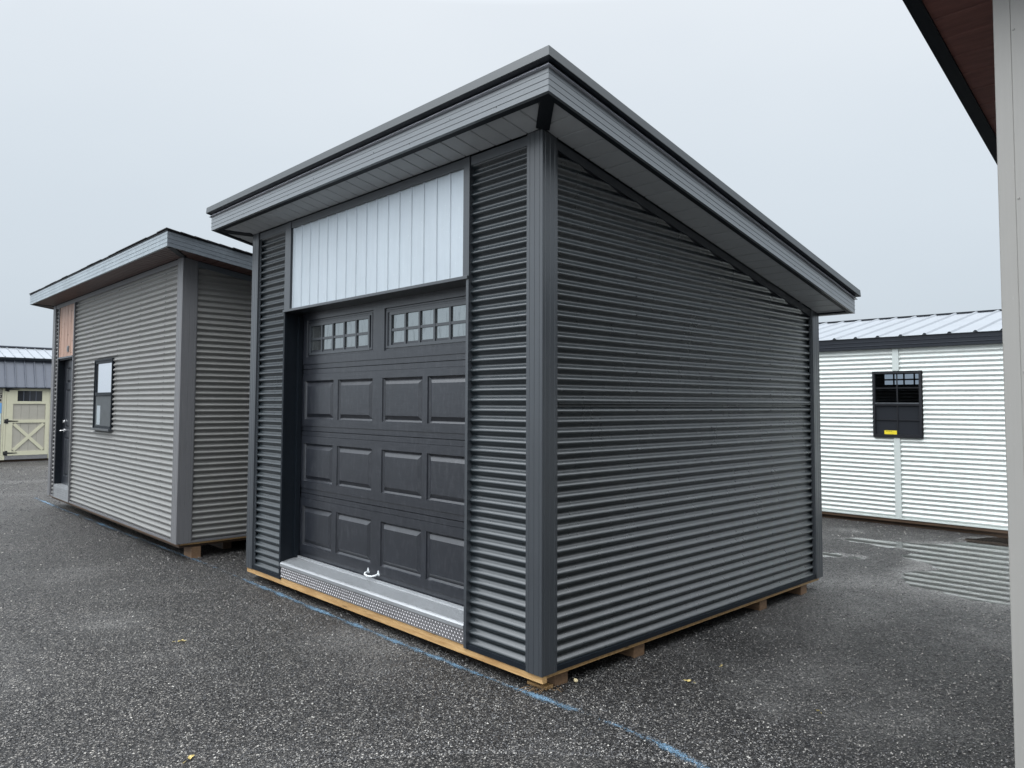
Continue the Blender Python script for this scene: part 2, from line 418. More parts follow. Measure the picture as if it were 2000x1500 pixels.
# opening: jambs, lintel, upper surround, white panel
JR, JL, ZL = .662, 3.208, 2.452
mb = MB()
mb.box(JR, JR + .025, 0, .0245, ZB + .002, ZL); mb.box(JR, JR + .02, .0245, .17, ZB + .002, ZL)
mb.build('door_jamb', 'dark_trim', S1)
mb = MB()
mb.box(JL - .025, JL, 0, .0245, ZB + .002, ZL); mb.box(JL - .02, JL, .0245, .17, ZB + .002, ZL)
mb.box(JL - .05, JL - .02, .125, .165, .29, ZL - .03)   # weather stop
for zz in [.5 + .42 * i for i in range(5)]: bump_screw(mb, JL - .02, .11, zz, (-1, 0, 0), .005, .004)
mb.build('door_jamb', 'black', S1)
MB().box(JR + .001, JL - .001, -.012, .17, ZL, ZL + .022).build('lintel', 'dark_trim', S1, bevel=.002)
ztp2 = 3.195
for (a, b) in ((JR, .722), (3.105, JL)):
    MB().box(a, b, .002, .04, ZL + .022, zp(0) + .004).build('panel_trim', 'dark_trim', S1)
MB().box(.7225, 3.1045, .006, .04, ztp2, zp(0) + .004).build('panel_trim', 'dark_trim', S1)
mb = MB(); prof = []; u = 3.105
ribs = [3.085 - .1467 * i for i in range(17)]
pts = [(3.105, .024)]
for r in ribs:
    if r < .74: break
    pts += [(r + .010, .024), (r + .006, .017), (r - .005, .017), (r - .010, .024)]
pts += [(.722, .024)]
P = []; F = []
for z in (ZL + .022, ztp2):
    P += [(a, b, z) for a, b in pts]
n = len(pts)
F = [(i, i + 1, n + i + 1, n + i) for i in range(n - 1)]
mb.add(P, F); mb.build('white_panel', 'white_panel', S1)
# garage door
DV = .17
mb = MB(); U0, U1 = .684, 3.186
zs = [.292, .8525, 1.4, 1.947, 2.46]
cols = [(2.62, 3.121), (2.024, 2.55), (1.371, 1.888), (.79, 1.311)]
rows = [(.402, .742), (.96, 1.292), (1.505, 1.845)]
for i in range(4):
    z0, z1 = zs[i] + .0025, zs[i + 1] - .0025
    holes = []
    if i < 3:
        for c in cols: holes.append((c[0], c[1], rows[i][0], rows[i][1]))
    else:
        holes = [(2.025, 3.096, 2.054, 2.385), (.80, 1.870, 2.054, 2.385)]
    # the bead lines 4 cm either side of every joint
    zc = z1 - .040 if i < 3 else None; zd = z0 + .040 if i > 0 else z0 + .045
    segs = [z0] + [zd] + ([zc] if zc else []) + [z1]
    segs = [z0, zd] + ([zc, z1] if zc else [z1])
    for a, b in zip(segs, segs[1:]):
        hh = [h for h in holes if h[2] >= a - 1e-6 and h[3] <= b + 1e-6]
        proud = 0 if (a == zd) else .006
        slab_with_holes(mb, U0, U1, a + (.002 if a == zd else 0), b - (.002 if a == zd else 0), DV + proud, hh, .012)
    if i < 3:
        for h in holes: raised_panel(mb, *h, DV, .019, (.018, .050), .000)
    else:
        for h in holes:   # moulded surround of each window
            a0, a1, b0, b1 = h
            steps = [(0, 0), (.004, .010), (.016, .010), (.020, .004), (.036, .004), (.040, .012), (.058, .012)]
            Rr = [[(a0 + s, DV + d, b0 + s), (a1 - s, DV + d, b0 + s), (a1 - s, DV + d, b1 - s), (a0 + s, DV + d, b1 - s)] for s, d in steps]
            P = [p for r in Rr for p in r]; F = []
            for k in range(len(Rr) - 1):
                for j in range(4): F.append((4 * k + j, 4 * k + (j + 1) % 4, 4 * (k + 1) + (j + 1) % 4, 4 * (k + 1) + j))
            mb.add(P, F)
mb.cur = 0
door = mb.build('garage_door', 'door', S1)
MB().box(U0 + .01, U1 - .01, DV + .030, DV + .04, .30, 2.03).build('door_backing', 'black', door)
for (a0, a1) in ((2.106 - .022, 3.027 + .022), (.869, 1.79 + .012)):
    mb = MB(); lattice(mb, a0, a1, 2.072, 2.348, DV + .003, DV + .016, 5, 2, .020, .022); mb.build('window_frame', 'dark_trim', door)
    mb = MB(); mb.box(a0 + .01, a1 - .01, DV + .0165, DV + .024, 2.082, 2.338); mb.build('window_pane', 'pane', door)
# pull handle
mb = MB()
hz = .335
arc = [(2.05, DV - .004, hz), (2.048, DV - .03, hz - .004), (2.03, DV - .045, hz - .010), (1.98, DV - .052, hz - .014), (1.93, DV - .045, hz - .010), (1.912, DV - .03, hz - .004), (1.91, DV - .004, hz)]
mb.tube(arc, [.008, .008, .007, .007, .007, .008, .008], 10)
for uu in (2.05, 1.91): mb.tube([(uu, DV + .007, hz + .004), (uu, DV - .003, hz + .004)], [.018, .014], 12, False); mb.tube([(uu, DV + .007, hz + .022), (uu, DV - .002, hz + .022)], [.011, .009], 10, False)
mb.build('handle', 'handle_white', door)
# threshold
mb = MB(); T0, T1b = JR + .0265, JL - .0265
pr = []
k = 11
top = [(-.004, .225), (-.004, .247), (.004, .256)]
for i in range(k):
    v = .012 + .128 * i / k; zz = .256 + .030 * (v / .15)
    top += [(v, zz + .0022), (v + .006, zz + .0022), (v + .0075, zz - .001), (v + .0115, zz - .001)]
top += [(.148, .285), (.150, .297), (.163, .299), (.165, .23), (.03, .222)]
mb.sweep([(v, z) for v, z in top], lambda q: (T0, q[0], q[1]), lambda q: (T1b, q[0], q[1]))
thr = mb.build('threshold', 'alu', S1)
mb = MB(); mb.box(T0 + .002, T1b - .002, .004, .011, .128, .2245)
nn = int((T1b - T0) / .0155)
for i in range(nn):
    for j in range(4):
        uc = T0 + .012 + i * .0155; zc = .142 + j * .022
        if uc > T1b - .014: continue
        a = R(45 if (i + j) % 2 else -45); du, dz = cos(a) * .0088, sin(a) * .0088; nu_, nz_ = -sin(a) * .0022, cos(a) * .0022
        P = [(uc - du, .0045, zc - dz), (uc + nu_, .0045, zc + nz_), (uc + du, .0045, zc + dz), (uc - nu_, .0045, zc - nz_), (uc - du * .5, .0015, zc - dz * .5), (uc + du * .5, .0015, zc + dz * .5)]
        mb.add(P, [(0, 1, 4), (0, 4, 3), (1, 2, 5), (1, 5, 4), (2, 3, 5), (3, 4, 5)])
mb.build('tread_plate', 'tread', thr)
# timber underneath
MB().box(.004, W - .004, .012, .05, .064, .130).build('rim_joist', 'lumber', S1, bevel=.002)
MB().box(.018, .052, .052, D - .05, .083, ZB + .004).build('rim_joist', 'lumber', S1)
MB().box(W - .052, W - .014, .052, D - .05, .070, ZB + .004).build('rim_joist', 'lumber', S1)
MB().box(.054, W - .054, .052, D - .02, .100, .14).build('floor_deck', 'dark_lumber', S1)
for v in (.165, .90, 2.55, 3.27):
    MB().box(.05 if v < .5 else .035, W - .06, v, v + .112, -.005, .098).build('skid', 'skid', S1, bevel=.003)
# roof edge
fp = [(0, 0), (0, .030), (.0022, .033), (.0022, .038), (0, .039), (0, .064), (.0022, .067), (.0022, .072), (0, .073), (0, .098), (.0018, .100), (0, .102), (0, .125), (-.02, .125), (-.02, 0)]
ring_sides(S1, 'fascia', 'fascia', fp, -o2, W + o2, -o1, D + o3, zp)
ring_sides(S1, 'fascia_return', 'black', [(-.0205, -.0005), (-.0205, .014), (-.055, .014), (-.055, -.0005)], -o2, W + o2, -o1, D + o3, zp)
ring_sides(S1, 'drip_edge', 'lip', [(.020, .1285), (.003, .1495), (-.012, .1495), (-.012, .1285)], -o2, W + o2, -o1, D + o3, zp)
ring_sides(S1, 'cap_gap_shade', 'black', [(.0, .150), (.0, .1565), (-.012, .1565), (-.012, .150)], -o2, W + o2, -o1, D + o3, zp)  # black filler painting in the dark gap below the cap
ring_sides(S1, 'cap_underside_shade', 'black', [(.0005, .157), (.037, .1575), (.037, .160), (.0005, .160)], -o2, W + o2, -o1, D + o3, zp)  # black strip painting in the shade on the cap's underside
ring_sides(S1, 'roof_cap', 'cap', [(.0, .1605), (.040, .1605), (.036, .214), (.032, .216), (-.10, .221), (-.10, .1605)], -o2, W + o2, -o1, D + o3, zp)
def rscrew(*k): mb = MB(); bump_screw(mb, *k); mb.build('roof_screw', 'screw', S1)
for i in range(5):
    u = -o2 + .06 + i * 1.03; rscrew( min(u, W + o2 - .03), -o1 - .003, zp(-o1) + .140, (0, -1, .3), .010, .010)
for i in range(4):
    v = -o1 + .03 + i * 1.15; rscrew( -o2 - .003, v, zp(v) + .140, (-1, 0, .3), .010, .010)
for i in range(9): rscrew( .1 + i * .42, -o1 - .0, zp(-o1) + .03 + .045 * (i % 2), (0, -1, 0), .004, .003)
for i in range(8): v = 0 + i * .42; rscrew( -o2, v, zp(v) + .03 + .045 * (i % 2), (-1, 0, 0), .004, .003)
mb = MB()
a, b, c, d = -o2 + .05, W + o2 - .05, -o1 + .05, D + o3 - .05
mb.prism([(a, c), (b, c), (b, d), (a, d)], lambda v: zp(v) + .16, lambda v: zp(v) + .2215)
u = a + .1
while u < b: mb.prism([(u - .012, c), (u + .012, c), (u + .012, d), (u - .012, d)], lambda v: zp(v) + .2215, lambda v: zp(v) + .235); u += .23
mb.build('roof_sheet', 'cap', S1)
soffit(S1, -o2 + .02, W + o2 - .02, -o1 + .02, D + o3 - .02, W, D, zp, 'soffit', ph_u=.414, ph_v=-.016)

# ================================================================== shed 2: taupe shed on the left
X2, Y2, T2 = -3.48819, 7.82942, .81383
W2, D2, p1, p2, zf2, s2 = 5.7231, 3.6, .2713, .3146, 3.2197, .151
S2 = thing('storage_shed', 'taupe grey corrugated shed with a black entry door, a small window and weathered roof edge', 'shed', (X2, Y2, 0), -T2)
zq = lambda v: zf2 - s2 * (v + p1)
vt2 = lambda z: (zf2 + .012 - z) / s2 - p1
Z2 = .17
w2 = .155
pp2 = post_profile(0, w2, .015)
for (cu, cv, su, sv) in ((0, 0, 1, 1), (W2, 0, -1, 1), (0, D2, 1, -1), (W2, D2, -1, -1)):
    mb = MB(); mb.prism([(cu + su * p, cv + sv * q) for p, q in pp2], Z2, lambda v: zq(v) + .01); mb.build('corner_post', 'taupe_trim', S2)
PH2 = .03
zt2 = zq(0) - .05
DR, DL = 4.40, 5.36          # door opening
WR, WL, WB, WT = 2.47, 3.25, 1.30, 2.20
fs = [(w2 + .012, WR - .02, Z2 + .02, zt2), (WR - .02, WL + .02, Z2 + .02, WB - .03), (WR - .02, WL + .02, WT + .02, zt2), (WL + .02, DR, Z2 + .02, zt2), (DL, W2 - w2 - .012, Z2 + .02, zt2)]
mb = MB()
for a, b, c, d in fs: corr(mb, 'u', a, b, c, d, cp, -1, phase=PH2)
mb.cur = 1
screws_u(mb, (.558, 1.41, 2.28), .25, zt2 - .05, cp - AMP, 1, .005, PH2); screws_u(mb, (3.42, 4.2), .25, zt2 - .05, cp - AMP, 2, .005, PH2)
mb.build('siding', ['taupe', 'screw'], S2)
for side in (0, 1):
    mb = MB(); corr(mb, 'v', w2 + .012, D2 - w2 - .012, Z2 + .02, zq(w2), cp if side == 0 else W2 - cp, -1 if side == 0 else 1, top=vt2, phase=PH2); mb.build('siding', 'taupe', S2)
mb = MB(); corr(mb, 'u', w2 + .012, W2 - w2 - .012, Z2 + .02, zq(D2), D2 - cp, 1, phase=PH2); mb.build('siding', 'taupe', S2)
for (a, b) in ((w2 + .002, DR), (DL, W2 - w2 - .002)):
    MB().box(a, b, .008, .045, Z2, Z2 + .02).build('base_trim', 'taupe_trim', S2)
MB().box(w2 + .002, W2 - w2 - .002, .006, .045, zt2, zq(0) + .008).build('head_trim', 'taupe_trim', S2)
for side in (0, 1):
    uu = (.008, .045) if side == 0 else (W2 - .045, W2 - .008)
    MB().box(*uu, w2 + .002, D2 - w2 - .002, Z2, Z2 + .02).build('base_trim', 'taupe_trim', S2)
    mb = MB(); mb.prism([(uu[0], w2), (uu[1], w2), (uu[1], D2 - w2), (uu[0], D2 - w2)], lambda v: zq(v) - .05, lambda v: zq(v) + .008); mb.build('head_trim', 'grey_fascia', S2)
# door opening
mb = MB(); mb.box(DR, DR + .03, 0, .16, Z2, zt2); mb.box(DL - .03, DL, 0, .16, Z2, zt2); mb.build('door_jamb', 'taupe_trim', S2)
MB().box(DR + .031, DL - .031, -.006, .16, 2.315, 2.34).build('lintel', 'dark_trim', S2)
MB().box(DR + .031, DR + .045, .03, .16, .375, 2.314).build('door_stop', 'black', S2)
MB().box(DL - .045, DL - .031, .01, .16, .375, 2.314).build('door_stop', 'black', S2)
MB().box(DR + .046, DL - .046, .02, .16, 2.295, 2.314).build('door_stop', 'black', S2)
mb = MB(); nb = 9; a0, a1 = DR + .031, DL - .031; bw = (a1 - a0) / nb
for i in range(nb): mb.box(a0 + i * bw + .002, a0 + (i + 1) * bw - .005, .014 + .002 * (i % 2), .030, 2.341, zt2 - .002)
mb.cur = 1; mb.box(a0, a1, .031, .035, 2.341, zt2)
mb.build('wood_panel', ['pine_panel', 'black'], S2)
mb = MB(); mb.box(4.70, 4.80, .002, .013, 2.41, 2.50); mb.box(4.72, 4.78, -.004, .002, 2.43, 2.48); mb.build('junction_box', 'taupe_trim', S2, bevel=.002)
# entry door, six panels
mb = MB(); e0, e1, vz = DR + .046, DL - .046, .10
ww = e1 - e0; pc = [(e0 + .12, e0 + ww / 2 - .05), (e0 + ww / 2 + .05, e1 - .12)]; pr_ = [(.50, 1.10), (1.24, 1.84), (1.94, 2.18)]
holes = [(c[0], c[1], r[0], r[1]) for c in pc for r in pr_]
slab_with_holes(mb, e0, e1, .372, 2.294, vz, holes, .03)
for h in holes: raised_panel(mb, *h, vz, .012, (.02, .045), .001)
ed = mb.build('entry_door', 'door', S2)
mb = MB(); ku = e1 - .07
mb.tube([(ku, vz, 1.34), (ku, vz - .02, 1.34), (ku, vz - .022, 1.34)], [.03, .026, .01], 14, False); mb.build('deadbolt', 'chrome', ed)
mb = MB(); mb.tube([(ku, vz, 1.20), (ku, vz - .012, 1.20)], [.03, .028], 14, False); mb.tube([(ku, vz - .01, 1.2), (ku, vz - .05, 1.2)], .01, 8)
mb.tube([(ku, vz - .05, 1.2), (ku - .02, vz - .06, 1.2), (ku - .10, vz - .055, 1.2)], [.012, .012, .008], 8); mb.build('handle', 'chrome', ed)
mb = MB()
for i in range(6): mb.box(DR + .031, DL - .031, .002 + .001 * (i % 2), .05, .172 + i * .031, .172 + i * .031 + .024)
mb.box(DR + .031, DL - .031, .008, .15, .358, .371); mb.box(DR + .032, DL - .032, .010, .04, .17, .357); mb.build('step_plate', 'alu', S2)
# window
wn = MB(); wn.box(WR - .02, WR, .006, .05, WB, WT); wn.box(WL, WL + .02, .006, .05, WB, WT); wn.box(WR - .02, WL + .02, .006, .05, WT, WT + .02)
wn.box(WR, WR + .035, .016, .05, WB, WT); wn.box(WL - .035, WL, .016, .05, WB, WT); wn.box(WR + .035, WL - .035, .016, .05, WT - .035, WT)
wn.box(WR + .035, WL - .035, .010, .05, 1.735, 1.775); wn.box(WR + .035, WL - .035, .012, .05, WB, WB + .03)
wo = wn.build('window', 'black', S2)
MB().box(WR - .03, WL + .03, -.022, .05, WB - .03, WB - .001).build('sill', 'dark_trim', wo, bevel=.003)
MB().box(WR + .036, WL - .036, .030, .034, 1.776, WT - .036).build('pane', 'pane_bright', wo)
MB().box(WR + .036, WL - .036, .022, .028, WB + .031, 1.734).build('screen', 'screen', wo)
mb = MB(); mb.box(2.98, 3.14, .0195, .0215, 1.345, 1.60)
mb.build('paper_tag', 'paper', wo)
# timber
MB().box(.01, W2 - .01, .022, .05, .152, Z2 - .002).build('rim_joist', 'skid', S2)
MB().box(.022, .05, .052, D2 - .05, .150, Z2 - .002).build('rim_joist', 'lumber', S2)
MB().box(.06, W2 - .06, .055, D2 - .05, .12, .17).build('floor_deck', 'dark_lumber', S2)
MB().box(.035, .25, .175, .275, -.005, .118).build('skid', 'skid', S2, bevel=.003)
for v in (.62, 1.5, 2.5, 3.3):
    MB().box(.035 if v > 1 else .3, W2 - .06, v, v + .10, -.005, .118).build('skid', 'dark_lumber', S2, bevel=.003)  # darker wood colour puts in the shade beneath the shed
fp2 = [(0, 0), (0, .038), (.0025, .039), (.0025, .044), (0, .045), (0, .08), (.0025, .081), (.0025, .086), (0, .087), (0, .122), (.0025, .123), (.0025, .128), (0, .129), (0, .150), (-.02, .150), (-.02, 0)]
ring_sides(S2, 'fascia', ['galv', 'grey_fascia', 'grey_fascia', 'grey_fascia'], fp2, -p2, W2 + p2, -p1, D2 + .03, zq)
ring_sides(S2, 'drip_edge', 'black', [(-.012, .151), (.006, .154), (.006, .160), (-.012, .160)], -p2, W2 + p2, -p1, D2 + .03, zq)
soffit(S2, -p2 + .02, W2 + p2 - .02, -p1 + .02, D2 + .01, W2, D2, zq, 'brown', spacing=.095)
# shingle roof: courses with slightly uneven tabs
mb = MB()
def course(u0, u1, v, dv, h):
    P = [(u0, v, zq(v) + h), (u1, v, zq(v) + h), (u0, v + dv, zq(v + dv) + h - .006), (u1, v + dv, zq(v + dv) + h - .006)]
    Q = [(a, b, c + .007) for a, b, c in P]
    mb.hexa(P + Q)
mb.prism([(-p2, -p1), (W2 + p2, -p1), (W2 + p2, D2 + .03), (-p2, D2 + .03)], lambda v: zq(v) + .1605, lambda v: zq(v) + .167)
v = -p1 - .012; k = 0
while v < D2 - .05:
    u = -p2 - .015 - .03 * random.random()
    while u < W2 + p2:
        nu = u + .28 + random.random() * .12
        course(u + .004, min(nu, W2 + p2 + .015 + .02 * random.random()), v + random.uniform(-.006, .006), .16, .1685 + random.uniform(0, .005)); u = nu
    v += .135; k += 1
mb.build('shingles', 'shingle', S2)

# ================================================================== shed 3: white shed on the right
X3, Y3, T3 = 6.18762, 9.38199, .78441
S3 = thing('storage_shed', 'white corrugated shed with a black framed window and pale ribbed metal roof', 'shed', (X3, Y3, 0), -T3)
E0, E1, D3 = -2.2, 4.3, 3.6
AMP = .0088      # shallower rib on this cladding
PH3 = .02
Z3a, Z3b = .1075, 2.437
wR, wL, wB, wT = .941, 1.5677, 1.2072, 2.117
cuts = [(E0, wR - .01, Z3a, Z3b), (wR - .01, 1.222, Z3a, wB - .005), (1.222, 1.303, 0, 0), (1.303, wL + .01, Z3a, wB - .005), (wR - .01, 1.222, wT + .005, Z3b), (1.303, wL + .01, wT + .005, Z3b), (wL + .01, E1, Z3a, Z3b)]
mb = MB()
for a, b, c, d in cuts:
    if d > c: corr(mb, 'u', a, b, c, d, .018, -1, phase=PH3)
mb.cur = 1
screws_u(mb, (.022, -1.2), .2, 2.4, .018 - AMP, 2, .0045, PH3); screws_u(mb, (wR - .04, wL + .04), 1.2, 2.1, .018 - AMP, 2, .0045, PH3)
screws_u(mb, (1.20, 1.325), .2, 1.17, .018 - AMP, 2, .0045, PH3); screws_u(mb, (1.20, 1.325), 2.15, 2.4, .018 - AMP, 2, .0045, PH3)
mb.build('siding', ['white', 'roof_grey'], S3)
for uu in (E0 + .03, E1 - .03):
    mb = MB(); corr(mb, 'v', .05, D3 - .05, Z3a, Z3b, uu, -1 if uu < 0 else 1, phase=PH3); mb.build('siding', 'white', S3)
MB().box(1.222, 1.303, -.002, .02, Z3a + .005, wB - .006).build('batten', 'white_trim', S3); MB().box(1.222, 1.303, -.002, .02, wT + .006, Z3b).build('batten', 'white_trim', S3)
for (a, b) in ((E0, 0), (E1, 0), (E0, D3), (E1, D3)):
    MB().box(a - .04, a + .06, b - .01 if b == 0 else b - .09, b + .09 if b == 0 else b + .01, Z3a, Z3b).build('corner_post', 'white_trim', S3)
MB().box(E0 + .062, E1 - .042, -.004, .024, Z3a - .012, Z3a + .004).build('base_trim', 'white_trim', S3)
# inside: lining with the lights of the far door
mb = MB()
li = .032
mb.box(E0 + .05, E1 - .05, .05, D3 - .05, .10, .12); mb.box(E0 + .05, E0 + .07, .05, D3 - .05, .12, 2.5); mb.box(E1 - .07, E1 - .05, .05, D3 - .05, .12, 2.5)
for a, b, c, d in ((E0 + .07, wR - .02, .12, 2.5), (wL + .02, E1 - .07, .12, 2.5), (wR - .02, wL + .02, .12, wB - .02), (wR - .02, wL + .02, wT + .02, 2.5)): mb.box(a, b, li, li + .02, c, d)
mb.box(E0 + .05, E1 - .05, .03, D3 - .05, 2.5, 2.52)
mb.build('lining', 'interior', S3)
panes = [(2.583 - .172 * i - .142, 2.583 - .172 * i, z0, z1) for i in range(5) for z0, z1 in ((2.025, 2.10), (2.128, 2.212))]
mb = MB(); slab_with_holes(mb, E0 + .05, E1 - .05, .12, 2.5, D3 - .05, panes, .02); mb.build('rear_wall', 'interior', S3)
wn = MB(); f = .03
wn.box(wR, wR + f, -.012, .06, wB, wT); wn.box(wL - f, wL, -.012, .06, wB, wT); wn.box(wR + f, wL - f, -.012, .06, wT - f, wT); wn.box(wR + f, wL - f, -.014, .06, wB, wB + f + .01)
wn.box(wR + f, wL - f, .0, .06, 1.645, 1.685)
um = (wR + wL) / 2
for (a, b, vv) in ((1.6855, wT - f, .018), (wB + f + .01, 1.6445, .010)):
    wn.box(um - .007, um + .007, vv, vv + .01, a, b); zm = (a + b) / 2
    wn.box(wR + f, um - .007, vv, vv + .01, zm - .006, zm + .006); wn.box(um + .007, wL - f, vv, vv + .01, zm - .006, zm + .006)
wn.box(wR + f, wL - f, -.004, .0, 1.68, 1.685)
wo = wn.build('window', 'window_black', S3)
MB().box(wR + f + .001, wL - f - .001, .030, .033, 1.686, wT - f - .001).build('pane', 'glass', wo)
MB().box(wR + f + .001, wL - f - .001, .022, .026, wB + f + .011, 1.644).build('screen', 'black_glass', wo)
MB().box(wR + f, wL - f, -.0065, -.0045, 1.676, 1.681).build('sash_latch', 'roof_grey', wo)
mb = MB(); mb.box(1.264, 1.425, .0055, .0075, 1.240, 1.300); mb.cur = 1
for i, (a, b) in enumerate(((1.405, 1.385), (1.381, 1.372), (1.368, 1.352), (1.348, 1.342), (1.338, 1.325))): mb.box(b, a, .0048, .0054, 1.286, 1.293)
mb.build('sticker', ['yellow', 'ink'], wo)
# fascia, roof
fpw = [(.0, 0), (.0, .035), (.004, .04), (.004, .048), (0, .052), (0, .09), (.004, .095), (.004, .10), (0, .104), (0, .155), (-.02, .155), (-.02, 0)]
mb = MB(); mb.sweep(fpw, lambda q: (E0 - .2, -.035 - q[0], Z3b + q[1]), lambda q: (E1 + .2, -.035 - q[0], Z3b + q[1])); mb.build('fascia', 'navy', S3)
mb = MB(); mb.sweep(fpw, lambda q: (E0 - .2, D3 + .035 + q[0], Z3b + q[1]), lambda q: (E1 + .2, D3 + .035 + q[0], Z3b + q[1])); mb.build('fascia', 'navy', S3)
MB().box(E0 - .18, E1 + .18, -.015, .03, Z3b + .002, Z3b + .02).build('soffit', 'navy', S3)
VR, ZE, ZR = 1.8, 2.598, 3.06
VR, ZR = 2.7, 3.145
slope3 = (ZR - ZE) / (VR + .05)
zr = lambda v: ZE + (v + .05) * slope3
mb = MB(); mb.prism([(E0 - .22, -.05), (E1 + .22, -.05), (E1 + .22, VR), (E0 - .22, VR)], lambda v: zr(v) - .004, lambda v: zr(v))
mb.prism([(E0 - .22, VR), (E1 + .22, VR), (E1 + .22, D3 + .2), (E0 - .22, D3 + .2)], lambda v: ZR - (v - VR) * .5 - .004, lambda v: ZR - (v - VR) * .5)
ribu = [.278 + .2985 * i for i in range(-8, 15)]
for u in ribu:
    if E0 - .2 < u < E1 + .2:
        # trapezoidal rib
        P = []
        for v in (-.052, VR):
            z = zr(v); P += [(u - .030, v, z), (u - .010, v, z + .022), (u + .010, v, z + .022), (u + .030, v, z)]
        mb.add(P, [(0, 1, 5, 4), (1, 2, 6, 5), (2, 3, 7, 6), (4, 5, 6, 7)])
        mb.cur = 1; mb.add([(u - .029, -.0535, ZE - .0), (u - .010, -.0535, ZE + .021), (u + .010, -.0535, ZE + .021), (u + .029, -.0535, ZE)], [(0, 1, 2, 3)]); mb.cur = 0
mb.build('metal_roof', ['roof_grey', 'black'], S3)
mb = MB()
for u in ribu:
    if E0 - .2 < u < E1: mb.box(u + .032, u + .2985 - .032, VR - .09, VR - .06, zr(VR - .09) + .001, ZR + .012)
mb.box(E0 - .2, E1 + .2, VR - .058, VR + .05, ZR - .02, ZR + .018)
mb.build('ridge_cap', 'black', S3)
MB().box(E0 + .02, E1 - .02, .005, .05, .055, .096).build('rim_joist', 'dark_lumber', S3)
MB().box(E0 + .1, E1 - .1, .05, .14, -.02, .06).build('skid', 'dark_lumber', S3)
MB().box(E0 + .1, E1 - .1, D3 - .2, D3 - .1, -.02, .1).build('skid', 'dark_lumber', S3)

# ================================================================== shed 4: beige barn far left
X4, Y4, T4 = -13.0247, 21.1335, T1 - pi / 2
S4 = thing('barn_shed', 'beige barn shed with cream trimmed cross braced door and slate metal roof', 'shed', (X4, Y4, 0), -T4)
G0, G1, D4 = -2.4, 5.2, 3.0
mb = MB()
# wall with vertical plank grooves
for (a, b) in ((G0, .04), (1.14, G1)):
    u = a
    while u < b:
        n = min(b, u + .19); mb.box(u + .002, n - .002, 0, .03, .06, 2.05); u = n
mb.box(G0, G1, .03, .06, .06, 2.05)
mb.box(G0, G0 + .03, .06, D4, .06, 2.05); mb.box(G1 - .03, G1, .06, D4, .06, 2.05); mb.box(G0, G1, D4, D4 + .03, .06, 2.05)
# gambrel gable ends
for uu in ((G0, G0 + .03), (G1 - .03, G1)):
    P = []
    for u in uu: P += [(u, 0, 2.05), (u, .38, 2.82), (u, 1.5, 3.2), (u, 2.62, 2.82), (u, 3.03, 2.05)]
    mb.add(P, [(0, 1, 2, 3, 4), (5, 6, 7, 8, 9)])
mb.build('wall', 'beige', S4)
mb = MB()
def slab(v0, z0, v1, z1, t=.02):
    mb.hexa([(G0 - .1, v0, z0), (G1 + .1, v0, z0), (G0 - .1, v1, z1), (G1 + .1, v1, z1), (G0 - .1, v0, z0 + t), (G1 + .1, v0, z0 + t), (G0 - .1, v1, z1 + t), (G1 + .1, v1, z1 + t)])
slab(-.10, 2.03, .24, 2.80); slab(3.13, 2.03, 2.76, 2.80)
u = .2 - .2315 * 11
while u < G1:
    mb.hexa([(u - .02, -.115, 2.04), (u + .02, -.115, 2.04), (u - .02, .235, 2.835), (u + .02, .235, 2.835), (u - .008, -.135, 2.05), (u + .008, -.135, 2.05), (u - .008, .215, 2.845), (u + .008, .215, 2.845)]); u += .2315
mb.build('lower_roof', 'slate', S4)
mb = MB(); slab(.17, 2.855, 1.5, 3.21); slab(2.83, 2.855, 1.5, 3.21)
u = .2 - .2315 * 11
while u < G1:
    mb.hexa([(u - .015, .165, 2.875), (u + .015, .165, 2.875), (u - .015, 1.5, 3.232), (u + .015, 1.5, 3.232), (u - .006, .16, 2.895), (u + .006, .16, 2.895), (u - .006, 1.5, 3.252), (u + .006, 1.5, 3.252)]); u += .2315
mb.build('upper_roof', 'roof_grey', S4)
MB().box(G0 - .1, G1 + .1, .14, .20, 2.80, 2.862).build('roof_break_trim', 'black', S4)
MB().box(G0 - .1, G1 + .1, 1.38, 1.62, 3.235, 3.262).build('ridge_cap', 'slate', S4)
MB().box(G0 - .08, G1 + .08, -.112, -.09, 2.012, 2.03).build('eave_trim', 'black', S4)
mb = MB(); mb.box(G0 + .1, G1 - .1, .05, .15, -.03, .058); mb.box(G0 + .1, G1 - .1, 2.6, 2.7, -.03, .058); mb.build('skid', 'dark_lumber', S4)
MB().box(1.09, 1.14, -.026, .03, .062, 2.05).build('door_trim', 'cream', S4)
MB().box(.04, .065, -.02, .03, .062, 2.05).build('door_trim', 'cream', S4)
MB().box(1.145, 1.18, -.022, -.001, .062, 2.03).build('door_trim', 'cream', S4)
# door
mb = MB(); d0, d1 = .07, 1.085
u = .158; 
for i in range(4): mb.box(.158 + i * .1935 + .002, .158 + (i + 1) * .1935 - .002, -.004, .01, .24, 1.60)
bd = mb.build('barn_door', 'beige', S4)
mb = MB()
mb.box(d0, .158, -.028, .012, .174, 2.03); mb.box(.932, d1, -.028, .012, .174, 2.03)
mb.box(.158, .932, -.026, .012, 1.585, 1.66); mb.box(.158, .932, -.026, .012, 1.95, 2.03); mb.box(.158, .932, -.026, .012, 1.065, 1.15); mb.box(.158, .932, -.026, .012, .174, .285)
mb.box(.158, .248, -.024, .012, 1.66, 1.95); mb.box(.835, .932, -.024, .012, 1.66, 1.95)
def brace(ua, za, ub, zb, v0):
    d = Vector((ub - ua, zb - za)).normalized(); n = Vector((-d.y, d.x)) * .04
    mb.hexa([(ua - n.x, v0, za - n.y), (ub - n.x, v0, zb - n.y), (ua - n.x, .01, za - n.y), (ub - n.x, .01, zb - n.y), (ua + n.x, v0, za + n.y), (ub + n.x, v0, zb + n.y), (ua + n.x, .01, za + n.y), (ub + n.x, .01, zb + n.y)])
